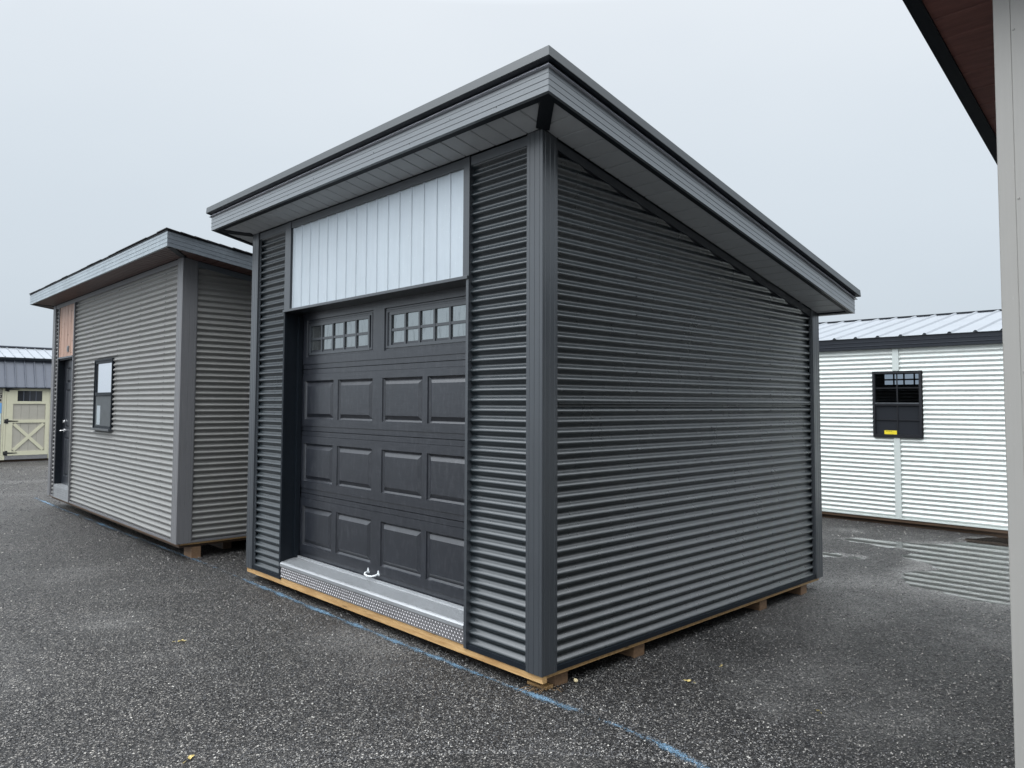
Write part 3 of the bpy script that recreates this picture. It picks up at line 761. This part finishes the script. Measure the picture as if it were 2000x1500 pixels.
brace(.195, .315, .895, 1.035, -.020); brace(.895, .315, .195, 1.035, -.0225)
mb.build('door_frame', 'cream', bd)
mb = MB(); mb.box(.249, .834, -.006, .008, 1.661, 1.949); mb.cur = 1
for i in range(1, 4): u = .249 + .585 * i / 4; mb.box(u - .008, u + .008, -.012, -.0065, 1.661, 1.949)
mb.build('window', ['black_glass', 'slate'], bd)
for hz_ in (1.988, 1.114, .243):
    mb = MB(); mb.box(1.03, 1.075, -.036, -.0285, hz_ - .065, hz_ + .065); mb.box(1.09, 1.125, -.036, -.0265, hz_ - .05, hz_ + .05)
    mb.hexa([(.80, -.034, hz_ - .008), (1.03, -.034, hz_ - .022), (.80, -.0285, hz_ - .008), (1.03, -.0285, hz_ - .022), (.80, -.034, hz_ + .008), (1.03, -.034, hz_ + .022), (.80, -.0285, hz_ + .008), (1.03, -.0285, hz_ + .022)])
    mb.tube([(1.083, -.038, hz_ - .06), (1.083, -.038, hz_ + .06)], .009, 8)
    mb.build('strap_hinge', 'ink', bd)
mb = MB(); mb.box(.08, 1.085, -.02, .012, .065, .170)
for i in range(34):
    for j in range(3):
        uc = .1 + i * .029; zc = .085 + j * .03; a = R(45 if (i + j) % 2 else -45); du, dz = cos(a) * .010, sin(a) * .010
        mb.box(uc - abs(du) * .5, uc + abs(du) * .5, -.022, -.020, zc - .003, zc + .003)
mb.build('tread_plate', 'tread', S4)
# house-number style plate and a poster fixed to the beige wall at the picture's left edge
def sign_at(name, label, cat): return thing(name, label, cat, (X4, Y4, 0), -T4)
so = sign_at('wall_lettering', 'black block lettering on the beige barn wall beside the cream door', 'sign')
mb = MB()
def glyph_ring(u0, u1, z0, z1, t):
    mb.box(u0, u1, -.004, -.001, z1 - t, z1); mb.box(u0, u1, -.004, -.001, z0, z0 + t); mb.box(u0, u0 + t, -.004, -.001, z0 + t, (z0 + z1) / 2 + t / 2); mb.box(u0 + t, u1, -.004, -.001, (z0 + z1) / 2 - t / 2, (z0 + z1) / 2 + t / 2); mb.box(u1 - t, u1, -.004, -.001, (z0 + z1) / 2 + t / 2, z1 - t)
glyph_ring(1.19, 1.32, 1.755, 1.885, .022); glyph_ring(1.35, 1.48, 1.755, 1.885, .022); mb.build('lettering', 'ink', so)
mb = MB(); mb.box(1.205, 1.26, -.004, -.001, 1.66, 1.71); mb.box(1.28, 1.36, -.004, -.001, 1.66, 1.71); mb.build('lettering', 'ink', so)
so = sign_at('poster', 'blue and pale poster pinned to the beige barn wall left of the hinges', 'poster')
mb = MB(); mb.box(1.19, 1.62, -.006, -.001, 1.33, 1.61); mb.build('printed_panel', 'blue_print', so)
mb = MB(); mb.box(1.20, 1.62, -.005, -.001, 1.03, 1.329)
mb.build('printed_panel', 'pale_print', so)

# ================================================================== shed 5: at the right edge, corner post and roof overhang
X5, Y5 = 1.74096, 2.63782
S5 = thing('storage_shed', 'nearest shed, smooth warm grey corner post under a red brown soffit with black edge', 'shed', (X5, Y5, 0), -T1)
o5, s5, z50 = .30, .275, 3.234
zs5 = lambda v: z50 - s5 * v
W5, D5 = 3.8, 3.6   # extends in -u
mb = MB(); pw = .30
f5 = [(0, .003), (.003, 0)] 
prof5 = [(0, .003), (-.003, 0), (-.052, 0), (-.0535, .0015), (-.055, 0), (-pw, 0), (-pw, .02), (-.028, .02), (-.028, pw), (0, pw)]
mb.prism(prof5, .10, lambda v: zs5(v) + .01)
mb.build('corner_post', 'greige', S5)
for zz in (.55, 1.16, 1.77, 2.38, 2.99): mb = MB(); bump_screw(mb, -.062, 0, zz, (0, -1, 0), .004, .003); mb.build('screw', 'greige', S5)
mb = MB(); mb.box(-W5, -pw - .001, .006, .03, .11, zs5(0)); mb.build('wall', 'greige', S5)
mb = MB(); mb.prism([(-.03, pw + .001), (-.006, pw + .001), (-.006, D5), (-.03, D5)], .11, lambda v: zs5(v)); mb.prism([(-W5, D5 - .03), (-.031, D5 - .03), (-.031, D5), (-W5, D5)], .11, lambda v: zs5(v))
mb.prism([(-W5, .031), (-W5 + .03, .031), (-W5 + .03, D5 - .031), (-W5, D5 - .031)], .11, lambda v: zs5(v))
mb.build('wall', 'greige', S5)
mb = MB(); mb.sweep([(0, 0), (0, .13), (-.02, .13), (-.02, .02), (-.055, .012), (-.055, 0)], lambda q: (o5 + q[0], -.35 - q[0] * 0, zs5(-.35) + q[1]), lambda q: (o5 + q[0], D5 + .03, zs5(D5 + .03) + q[1])); mb.build('fascia', 'black', S5)
mb = MB(); mb.sweep([(0, 0), (0, .13), (.02, .13), (.02, 0)], lambda q: (o5 - .001, -.351 + q[0] - .0, zs5(-.35) + q[1]), lambda q: (-W5 - .3, -.351 + q[0], zs5(-.35) + q[1])); mb.build('fascia', 'black', S5)
mb = MB(); st = []; v = -.33; 
while v < D5:
    nv = v + .125
    mb.add([(o5 - .05, v, zs5(v) + .012), (o5 - .05, nv - .012, zs5(nv - .012) + .012), (0, nv - .012, zs5(nv - .012) + .012), (0, v, zs5(v) + .012)], [(0, 1, 2, 3)])
    mb.add([(o5 - .05, nv - .012, zs5(nv - .012) + .012), (o5 - .05, nv - .006, zs5(nv) + .024), (0, nv - .006, zs5(nv) + .024), (0, nv - .012, zs5(nv - .012) + .012)], [(0, 1, 2, 3)])
    mb.add([(o5 - .05, nv - .006, zs5(nv) + .024), (o5 - .05, nv, zs5(nv) + .012), (0, nv, zs5(nv) + .012), (0, nv - .006, zs5(nv) + .024)], [(0, 1, 2, 3)])
    v = nv
mb.box(-W5, -.001, -.33, -.0005, z50 + .03, z50 + .04)
mb.build('soffit', 'redbrown', S5)
mb = MB(); mb.prism([(o5 + .02, -.37), (o5 + .02, D5 + .06), (-W5 - .32, D5 + .06), (-W5 - .32, -.37)], lambda v: zs5(v) + .131, lambda v: zs5(v) + .15); mb.build('roof_sheet', 'cap', S5)
mb = MB(); mb.box(-W5 + .05, -.05, .04, .08, .03, .105); mb.box(-W5 + .05, -.05, .2, .3, -.01, .09); mb.box(-W5 + .05, -.05, 3.2, 3.3, -.01, .09); mb.build('skid', 'skid', S5)

# ================================================================== ground
def fbm(x, y, s, o=4):
    return noise.fractal(Vector((x * s, y * s, 3.7)), 1.0, 2.0, o)
def sm(a, b, x):
    t = max(0., min(1., (x - a) / (b - a))); return t * t * (3 - 2 * t)
# puddle outline as a union of soft discs (centre, radius) in world metres
DISCS = [(5.35, 8.35, .62), (4.85, 7.75, .62), (4.45, 7.15, .60), (4.15, 6.85, .45), (5.2, 7.3, .75), (4.75, 6.7, .55), (5.9, 8.2, .8), (5.6, 7.2, .8), (6.4, 7.7, .8),
         (4.75, 8.80, .28), (4.50, 9.0, .24), (4.28, 9.2, .19), (3.55, 8.35, .16), (3.75, 8.2, .12), (5.05, 8.75, .3), (5.3, 6.6, .6), (6.0, 9.0, .45)]
def puddle(x, y):
    m = 0
    for cx, cy, r in DISCS:
        d = sqrt((x - cx) ** 2 + (y - cy) ** 2) / r
        if d < 1.6: m = max(m, 1 - d * .72)
    return m
def ground_h(x, y):
    h = .0045 * fbm(x, y, .7, 3)
    if 2.5 < x < 8 and 5 < y < 11:
        p = puddle(x, y)
        if p > 0:
            h -= sm(.08, .55, p + .34 * fbm(x, y, 2.0, 5)) * .022
        h += .0055 * fbm(x + 9, y, 9, 4)
    return h - .0
def coords(lo, hi, fa, fb, fine, grow=1.12):
    c = [fa]
    while c[-1] < fb: c.append(c[-1] + fine)
    s = fine
    while c[-1] < hi: s *= grow; c.append(c[-1] + s)
    s = fine; r = []; x = fa
    while x > lo: s *= grow; x -= s; r.append(x)
    return r[::-1] + c
xs = coords(-400, 400, 3.0, 7.0, .022, 1.06); ys = coords(-200, 600, 5.9, 9.9, .022, 1.06)
V = []; nx, ny = len(xs), len(ys); dust = []; dampl = []
for y in ys:
    for x in xs:
        r = sqrt(x * x + y * y)
        V.append((x, y, ground_h(x, y) * (1 if r < 60 else 0)))
        p = puddle(x, y) if (2 < x < 8.5 and 4 < y < 11) else 0
        n_ = fbm(x, y, 1.3, 4)
        # pale fines washed round the puddle and along the drainage path from shed 1's back corner
        du = sm(.02, .35, p + .25 * n_) * .75
        t_ = max(0, 1 - abs((y - 6.9) + .35 * (x - 3.3)) / .9) * sm(2.2, 3.0, x) * (1 - sm(4.6, 5.6, x))
        du = max(du, t_ * (.55 + .5 * n_))
        q = max(0, 1 - sqrt(((x - 2.0) / .55) ** 2 + ((y - 3.9) / .35) ** 2)); du = max(du, q * .8 * max(0, .5 + n_))
        q = max(0, 1 - sqrt(((x - 1.45) / .3) ** 2 + ((y - 3.15) / .16) ** 2)); du = max(du, q * .9 * max(0, .5 + n_))
        du = max(du, sm(.25, .8, fbm(x + 31, y - 7, .55, 4)) * .3 * sm(.5, 1.5, x)); dust.append(max(0, min(1, du)))
        dampl.append(max(0, min(1, sm(-.6, 1.6, x + .4 * n_) * (1 - .35 * sm(3.2, 5, x)))))
F = [(j * nx + i, j * nx + i + 1, (j + 1) * nx + i + 1, (j + 1) * nx + i) for j in range(ny - 1) for i in range(nx - 1)]
me = bpy.data.meshes.new('ground'); me.from_pydata(V, [], F); me.polygons.foreach_set('use_smooth', [True] * len(F))
for nm, dat in (('dust', dust), ('damp', dampl)):
    at = me.attributes.new(nm, 'FLOAT', 'POINT'); at.data.foreach_set('value', dat)
g = bpy.data.objects.new('ground', me); COL.objects.link(g)
g['kind'] = 'structure'; g['label'] = 'dark wet gravelly asphalt yard'; g['category'] = 'ground'
m, nt, out = new_mat('asphalt'); p = N(nt, 'ShaderNodeBsdfPrincipled')
tc = N(nt, 'ShaderNodeTexCoord').outputs['Object']
def voro(scale, feature='F1', rnd=1.):
    v = N(nt, 'ShaderNodeTexVoronoi', feature=feature); v.inputs['Scale'].default_value = scale; v.inputs['Randomness'].default_value = rnd
    L(nt, tc, v.inputs['Vector']); return v
def warp(s, amt):
    n = N(nt, 'ShaderNodeTexNoise'); n.inputs['Scale'].default_value = s; L(nt, tc, n.inputs['Vector'])
    mm = N(nt, 'ShaderNodeVectorMath', operation='MULTIPLY_ADD'); mm.inputs[1].default_value = (amt, amt, amt)
    L(nt, n.outputs[1], mm.inputs[0]); L(nt, tc, mm.inputs[2]); return mm.outputs[0]
wv = warp(60, .006)
v1 = N(nt, 'ShaderNodeTexVoronoi'); v1.inputs['Scale'].default_value = 78; L(nt, wv, v1.inputs['Vector'])
v2 = N(nt, 'ShaderNodeTexVoronoi'); v2.inputs['Scale'].default_value = 130; L(nt, wv, v2.inputs['Vector'])
sep1 = N(nt, 'ShaderNodeSeparateColor'); L(nt, v1.outputs['Color'], sep1.inputs[0])
sep2 = N(nt, 'ShaderNodeSeparateColor'); L(nt, v2.outputs['Color'], sep2.inputs[0])
c1 = ramp(nt, sep1.outputs[0], [(0, (.012, .012, .013)), (.34, (.036, .034, .033)), (.58, (.105, .10, .095)), (.80, (.19, .182, .172)), (.92, (.30, .285, .265)), (.975, (.42, .405, .375))])
c2 = ramp(nt, sep2.outputs[0], [(0, (.014, .014, .015)), (.5, (.056, .053, .051)), (.8, (.18, .172, .163)), (.95, (.36, .35, .33))])
mac = tex_noise(nt, tc, 1.1, 5, .6)
mac2 = tex_noise(nt, tc, 9, 4, .6)
pick = ramp(nt, tex_noise(nt, tc, 30, 2), [(.42, g3(0)), (.58, g3(1))])
c = mixc(nt, pick, c1, c2)
# tar between stones
gap = ramp(nt, v1.outputs['Distance'], [(.30, g3(0)), (.55, g3(.88))])
c = mixc(nt, gap, c, (.008, .008, .009))
c = mixc(nt, 1.0, c, ramp(nt, mac, [(.3, (.95, .94, .92)), (.5, (1.15, 1.13, 1.10)), (.7, (1.42, 1.39, 1.35))]), 'MULTIPLY')
c = mixc(nt, 1.0, c, ramp(nt, tex_noise(nt, tc, .32, 4, .6, (1, .45, 1)), [(.35, g3(.86)), (.6, g3(1.1))]), 'MULTIPLY')   # worn and damp patches
c = mixc(nt, 1.0, c, ramp(nt, mac2, [(.3, g3(.66)), (.7, g3(1.08))]), 'MULTIPLY')
c = mixc(nt, 1.0, c, ramp(nt, tex_noise(nt, tc, 26, 5, .75), [(.37, g3(.28)), (.49, g3(.88)), (.7, g3(1.12))]), 'MULTIPLY')   # shading of pits and lumps painted into the stone colour
at = N(nt, 'ShaderNodeAttribute', attribute_name='damp')
c = mixc(nt, 1.0, c, ramp(nt, at.outputs['Fac'], [(0, (1.0, 1.0, 1.0)), (1, (.62, .62, .64))]), 'MULTIPLY')
ad = N(nt, 'ShaderNodeAttribute', attribute_name='dust')
dn = math_(nt, 'MULTIPLY', ad.outputs['Fac'], ramp(nt, tex_noise(nt, tc, 55, 5, .75), [(.46, g3(.05)), (.58, g3(.85))]), True)
c = mixc(nt, dn, c, (.30, .295, .285))
L(nt, c, p.inputs['Base Color'])
rr = ramp(nt, math_(nt, 'ADD', math_(nt, 'MULTIPLY', mac, .6), math_(nt, 'MULTIPLY', sep1.outputs[1], .4)), [(.25, g3(.30)), (.75, g3(.62))])
L(nt, rr, p.inputs['Roughness']); p.inputs['Specular IOR Level'].default_value = .3
h1 = ramp(nt, v1.outputs['Distance'], [(0, g3(1)), (.75, g3(0))])
hh = math_(nt, 'ADD', math_(nt, 'MULTIPLY', h1, math_(nt, 'ADD', .35, sep1.outputs[2])), math_(nt, 'MULTIPLY', ramp(nt, v2.outputs['Distance'], [(0, g3(1)), (.8, g3(0))]), .35))
hh = math_(nt, 'ADD', hh, math_(nt, 'MULTIPLY', mac2, .8))
hh = math_(nt, 'ADD', hh, math_(nt, 'MULTIPLY', tex_noise(nt, tc, 26, 5, .75), 2.2))
b = N(nt, 'ShaderNodeBump'); b.inputs['Strength'].default_value = 1.0; b.inputs['Distance'].default_value = .011
L(nt, hh, b.inputs['Height']); L(nt, b.outputs[0], p.inputs['Normal'])
L(nt, p.outputs[0], out.inputs[0]); me.materials.append(m)

# loose chippings lying on the asphalt
rnd = random.Random(11); pv = []; pf = []; tone = []
def st_ok(x, y):
    for (X_, Y_, T_, w_, d_) in ((X1, Y1, T1, W, D), (X2, Y2, T2, W2, D2), (X5, Y5, T1, 0, 3.6)):
        dx, dy = x - X_, y - Y_; u_ = -dx * cos(T_) + dy * sin(T_); v_ = dx * sin(T_) + dy * cos(T_)
        if .1 < u_ < w_ - .1 and .1 < v_ < d_ - .1: return False
    return puddle(x, y) < .15
cnt = 0
while cnt < 95000:
    far = cnt >= 42000
    az = rnd.uniform(-.66, .66); rr_ = 3.6 + 19 * rnd.random() ** 1.7 if far else 2.2 * (9.0 / 2.2) ** (rnd.random() ** .9); x, y = rr_ * sin(az), rr_ * cos(az)
    if not st_ok(x, y): continue
    cnt += 1; s_ = (.0030 + .0034 * rnd.random() ** 2 + .00035 * (rr_ - 4)) if far else (.0020 + .0038 * rnd.random() ** 3.5); a = rnd.uniform(0, pi); b0 = len(pv); z0 = ground_h(x, y) + s_ * .35; t_ = rnd.random() ** (1.9 if far else 1)
    for (p_, q_, r_) in ((1, 0, 0), (0, 1, 0), (-1, 0, 0), (0, -1, 0), (0, 0, .8), (0, 0, -.8)):
        e_ = s_ * rnd.uniform(.7, 1.35); px_, py_ = p_ * e_ * 1.25, q_ * e_ * .9
        pv.append((x + px_ * cos(a) - py_ * sin(a) + r_ * s_ * .3, y + px_ * sin(a) + py_ * cos(a), z0 + r_ * e_ + rnd.uniform(-.2, .2) * s_)); tone.append(t_)
    for f_ in ((0, 1, 4), (1, 2, 4), (2, 3, 4), (3, 0, 4), (1, 0, 5), (2, 1, 5), (3, 2, 5), (0, 3, 5)): pf.append(tuple(b0 + i for i in f_))
me = bpy.data.meshes.new('gravel'); me.from_pydata(pv, [], pf)
at = me.attributes.new('tone', 'FLOAT', 'POINT'); at.data.foreach_set('value', tone)
m, nt, out = new_mat('stone_chippings'); p = N(nt, 'ShaderNodeBsdfPrincipled'); at = N(nt, 'ShaderNodeAttribute', attribute_name='tone')
L(nt, ramp(nt, at.outputs['Fac'], [(0, (.015, .015, .017)), (.40, (.06, .06, .062)), (.65, (.125, .12, .114)), (.88, (.19, .182, .17)), (1, (.36, .345, .315))]), p.inputs['Base Color'])
p.inputs['Roughness'].default_value = .5; L(nt, p.outputs[0], out.inputs[0]); me.materials.append(m)
o = bpy.data.objects.new('gravel', me); COL.objects.link(o); o['kind'] = 'stuff'; o['label'] = 'loose grey and white stone chippings on the asphalt'; o['category'] = 'gravel'

# puddle water: a level sheet filling the hollow in front of the white shed
m, nt, out = new_mat('puddle_water')
fr = N(nt, 'ShaderNodeFresnel'); fr.inputs['IOR'].default_value = 2.2
tr = N(nt, 'ShaderNodeBsdfTransparent'); tr.inputs[0].default_value = (.86, .86, .84, 1)
gl = N(nt, 'ShaderNodeBsdfGlossy'); gl.inputs['Roughness'].default_value = .008
bp = N(nt, 'ShaderNodeBump'); bp.inputs['Strength'].default_value = .05; bp.inputs['Distance'].default_value = .002
tcw = N(nt, 'ShaderNodeTexCoord').outputs['Object']; L(nt, tex_noise(nt, tcw, 7, 2), bp.inputs['Height'])
L(nt, bp.outputs[0], gl.inputs['Normal'])
mx = N(nt, 'ShaderNodeMixShader'); L(nt, fr.outputs[0], mx.inputs[0]); L(nt, tr.outputs[0], mx.inputs[1]); L(nt, gl.outputs[0], mx.inputs[2]); L(nt, mx.outputs[0], out.inputs[0])
me = bpy.data.meshes.new('puddle'); lv = -.0072
pv = []; pf = []
gx, gy = 60, 60
def pk(i, j): return (3.2 + 5.0 * i / gx, 5.4 + 4.9 * j / gy)
idx = {}
for j in range(gy):
    for i in range(gx):
        cx, cy = pk(i + .5, j + .5)
        if puddle(cx, cy) > 0.0:
            q = []
            for a, b_ in ((i, j), (i + 1, j), (i + 1, j + 1), (i, j + 1)):
                if (a, b_) not in idx: idx[(a, b_)] = len(pv); pv.append((*pk(a, b_), lv))
                q.append(idx[(a, b_)])
            pf.append(q)
me.from_pydata(pv, [], pf); me.materials.append(m)
o = bpy.data.objects.new('water', me); COL.objects.link(o); o['kind'] = 'structure'; o['label'] = 'shallow puddle reflecting the white shed'; o['category'] = 'water'

# blue chalk line sprayed on the asphalt
m, nt, out = new_mat('blue_chalk_paint'); p = N(nt, 'ShaderNodeBsdfPrincipled')
tcw = N(nt, 'ShaderNodeTexCoord').outputs['Object']
L(nt, ramp(nt, tex_noise(nt, tcw, 45, 4), [(.35, (.06, .115, .17)), (.7, (.13, .23, .33))]), p.inputs['Base Color']); p.inputs['Roughness'].default_value = .85
at = N(nt, 'ShaderNodeAttribute', attribute_name='cover')
k1 = math_(nt, 'ADD', math_(nt, 'MULTIPLY', tex_noise(nt, tcw, 130, 3, .6), .75), math_(nt, 'MULTIPLY', tex_noise(nt, tcw, 3.2, 4, .7), .85))
kk = math_(nt, 'ADD', k1, math_(nt, 'SUBTRACT', at.outputs['Fac'], 1.2))
fac = ramp(nt, kk, [(.42, g3(0)), (.62, g3(.85))])
tr = N(nt, 'ShaderNodeBsdfTransparent'); mx = N(nt, 'ShaderNodeMixShader'); L(nt, fac, mx.inputs[0]); L(nt, tr.outputs[0], mx.inputs[1]); L(nt, p.outputs[0], mx.inputs[2]); L(nt, mx.outputs[0], out.inputs[0])
line = [(-8.2, 12.9), (-7.15, 11.8), (-4.76, 9.35), (-3.15, 7.74), (-1.71, 6.2), (-1.12, 5.58), (-.15, 4.57), (.31, 4.12), (.63, 3.86), (.88, 3.47), (1.15, 3.05)]
# resample smoothly
P3 = []
for a, b_ in zip(line, line[1:]):
    n_ = max(2, int((Vector(b_) - Vector(a)).length / .06))
    for i in range(n_): P3.append(Vector(a).lerp(Vector(b_), i / n_))
P3 = [sum((P3[max(0, min(len(P3) - 1, i + k))] for k in range(-5, 6)), Vector((0, 0))) / 11 for i in range(len(P3))]
pv = []; pf = []; cov = []; offs = (-1, -.5, 0, .5, 1)
for i, q in enumerate(P3):
    d = (P3[min(i + 1, len(P3) - 1)] - P3[max(i - 1, 0)]).normalized(); n_ = Vector((-d.y, d.x))
    wd = .055 + .018 * fbm(q.x, q.y, 2.5, 2)
    strength = .95 + .16 * fbm(q.x + 4, q.y, .8, 3) + (-.03 if q.x > .4 else 0) + (.04 if -2.5 < q.x < -.2 else 0)
    for s in offs:
        w_ = q + n_ * s * wd; pv.append((w_.x, w_.y, ground_h(w_.x, w_.y) + .005)); cov.append(strength * (1 - .75 * abs(s) ** 2))
for i in range(len(P3) - 1):
    for j in range(4): pf.append((i * 5 + j, i * 5 + j + 1, (i + 1) * 5 + j + 1, (i + 1) * 5 + j))
me = bpy.data.meshes.new('painted_line'); me.from_pydata(pv, [], pf); me.materials.append(m)
at = me.attributes.new('cover', 'FLOAT', 'POINT'); at.data.foreach_set('value', cov)
o = bpy.data.objects.new('painted_line', me); COL.objects.link(o); o['kind'] = 'structure'; o['label'] = 'faded blue chalk line sprayed across the asphalt'; o['category'] = 'marking'

# small litter
def leaf(x, y, s, rot, label, seed):
    rnd = random.Random(seed); n = 10; mb = MB(); P = [(0, 0, .004)]
    for i in range(n):
        a = 2 * pi * i / n; r = s * (1 if i % 2 else .55) * (1.5 if i == 0 else 1) * rnd.uniform(.8, 1.15)
        P.append((cos(a) * r, sin(a) * r * .6, .003 + rnd.uniform(0, .012)))
    F = [(0, 1 + i, 1 + (i + 1) % n) for i in range(n)]
    mb.add(P, F); mb.tube([(s * 1.3, 0, .006), (s * 2.0, .005, .004)], .0012, 5)
    o = mb.build('fallen_leaf', 'leaf'); o.location = (x, y, ground_h(x, y) + .003); o.rotation_euler = (0, 0, rot); o['label'] = label; o['category'] = 'leaf'; o['group'] = 'dead leaves lying on the asphalt'
leaf(-2.27, 5.23, .030, .4, 'yellow dead leaf on the open asphalt below the taupe shed', 1)
leaf(-1.48, 3.54, .028, 1.4, 'small tan leaf at the bottom left of the asphalt', 2)
leaf(1.05, 4.51, .026, 2.6, 'pale leaf lying right of the near corner of the charcoal shed', 3)
leaf(1.33, 4.78, .016, .9, 'tiny brown leaf further back beside the charcoal shed wall', 4)
leaf(1.65, 4.09, .015, 2.0, 'tiny yellow leaf on the asphalt nearer the warm grey post', 5)
def w1(u, v): return (X1 - u * cos(T1) + v * sin(T1), Y1 + u * sin(T1) + v * cos(T1))
mb = MB(); rnd = random.Random(5)
for i in range(16):
    x0, y0 = rnd.uniform(-.09, .09), rnd.uniform(-.03, .03); a = rnd.uniform(-.6, .6); l = rnd.uniform(.04, .11)
    mb.tube([(x0, y0, .004), (x0 + l * .5 * cos(a), y0 + l * .5 * sin(a), .012 + rnd.random() * .018), (x0 + l * cos(a), y0 + l * sin(a), .005)], .0013, 4)
o = mb.build('dry_grass_tuft', 'straw'); x, y = w1(.03, .10); o.location = (x, y, 0); o['label'] = 'wisp of dry straw under the near corner skid of the charcoal shed'; o['category'] = 'dry grass'
mb = MB(); mb.box(.0, .15, -.03, .03, .0, .016); o = mb.build('wood_shim', 'lumber'); x, y = w1(.05, .12); o.location = (x, y, 0.001); o.rotation_euler = (0, 0, -T1 + .05)
o['label'] = 'thin yellow timber shim lying flat under the charcoal shed corner'; o['category'] = 'timber'
me = bpy.data.meshes.new('pebble'); bm = bmesh.new(); bmesh.ops.create_icosphere(bm, subdivisions=2, radius=.014)
for v in bm.verts: v.co *= 1 + .9 * noise.noise(v.co * 45); v.co.z *= .8
bm.to_mesh(me); bm.free(); me.materials.append(M['stone'])
o = bpy.data.objects.new('pebble', me); COL.objects.link(o); x, y = w1(.02, .305); o.location = (x, y, .012); o['label'] = 'pale yellow stone beside the near skid end of the charcoal shed'; o['category'] = 'stone'

# ================================================================== light
SUN_EL, SUN_AZ = R(42), R(238)      # azimuth clockwise from +Y: behind and to the left of the camera
wld = bpy.data.worlds.new('World'); sc.world = wld; wld.use_nodes = True; nt = wld.node_tree; nt.nodes.clear()
out = N(nt, 'ShaderNodeOutputWorld'); bg = N(nt, 'ShaderNodeBackground'); L(nt, bg.outputs[0], out.inputs[0])
sky = N(nt, 'ShaderNodeTexSky', sky_type='NISHITA'); sky.sun_disc = False; sky.sun_elevation = SUN_EL; sky.sun_rotation = SUN_AZ
sky.air_density = 1.0; sky.dust_density = 4.0; sky.ozone_density = 1.0
tc = N(nt, 'ShaderNodeTexCoord').outputs['Generated']
sx = N(nt, 'ShaderNodeSeparateXYZ'); L(nt, tc, sx.inputs[0])
# cloud deck: luminance climbs towards the zenith as under any overcast
deck = ramp(nt, sx.outputs[2], [(0, (5.5, 6.15, 6.85)), (.10, (5.75, 6.45, 7.1)), (.3, (6.5, 7.15, 7.75)), (.48, (7.5, 8.0, 8.5)), (.62, (19, 20, 21)), (1, (36.5, 38, 39.5))])
cn = tex_noise(nt, tc, 1.6, 5, .5, (1, 1, 2.2))
deck = mixc(nt, 1.0, deck, ramp(nt, cn, [(.3, (.96, .965, .98)), (.52, (1, 1, 1)), (.7, (1.03, 1.025, 1.02))]), 'MULTIPLY')
vd = N(nt, 'ShaderNodeVectorMath', operation='DOT_PRODUCT'); L(nt, tc, vd.inputs[0])
vd.inputs[1].default_value = (sin(SUN_AZ) * cos(SUN_EL), cos(SUN_AZ) * cos(SUN_EL), sin(SUN_EL))
deck = mixc(nt, 1.0, deck, ramp(nt, vd.outputs['Value'], [(.3, g3(1)), (.65, g3(1.5)), (1, g3(2.3))]), 'MULTIPLY')   # thinner cloud towards the sun
col = mixc(nt, .93, sky.outputs[0], deck)
L(nt, col, bg.inputs[0]); bg.inputs[1].default_value = .1
sun = bpy.data.lights.new('sun', 'SUN'); sun.energy = .6; sun.angle = R(45); sun.color = (1, .98, .95)
so_ = bpy.data.objects.new('sun', sun); COL.objects.link(so_)
dirv = Vector((sin(SUN_AZ) * cos(SUN_EL), cos(SUN_AZ) * cos(SUN_EL), sin(SUN_EL)))
so_.rotation_euler = dirv.to_track_quat('Z', 'Y').to_euler(); so_.location = (-6, -6, 10)

# ================================================================== camera
pitch, roll = .0506, .0041
fpx, cyp = 1455.17, 714.55
Fv = Vector((0, cos(pitch), sin(pitch))); Rv = Vector((1, 0, 0)); Uv = Rv.cross(Fv)
R2 = Rv * cos(roll) + Uv * sin(roll); U2 = -Rv * sin(roll) + Uv * cos(roll)
cam = bpy.data.cameras.new('camera'); cam.sensor_width = 36; cam.lens = fpx / 2000 * 36; cam.shift_y = -(750 - cyp) / 2000
cam.clip_start = .05; cam.clip_end = 2000
co = bpy.data.objects.new('camera', cam); COL.objects.link(co)
mw = Matrix((R2, U2, -Fv)).transposed().to_4x4(); mw.translation = (0, 0, 1.65); co.matrix_world = mw
sc.camera = co
sc.render.engine = 'CYCLES'; sc.cycles.max_bounces = 8; sc.cycles.transparent_max_bounces = 12
sc.view_settings.view_transform = 'Standard'; sc.view_settings.look = 'None'; sc.view_settings.exposure = .16; sc.view_settings.gamma = 1
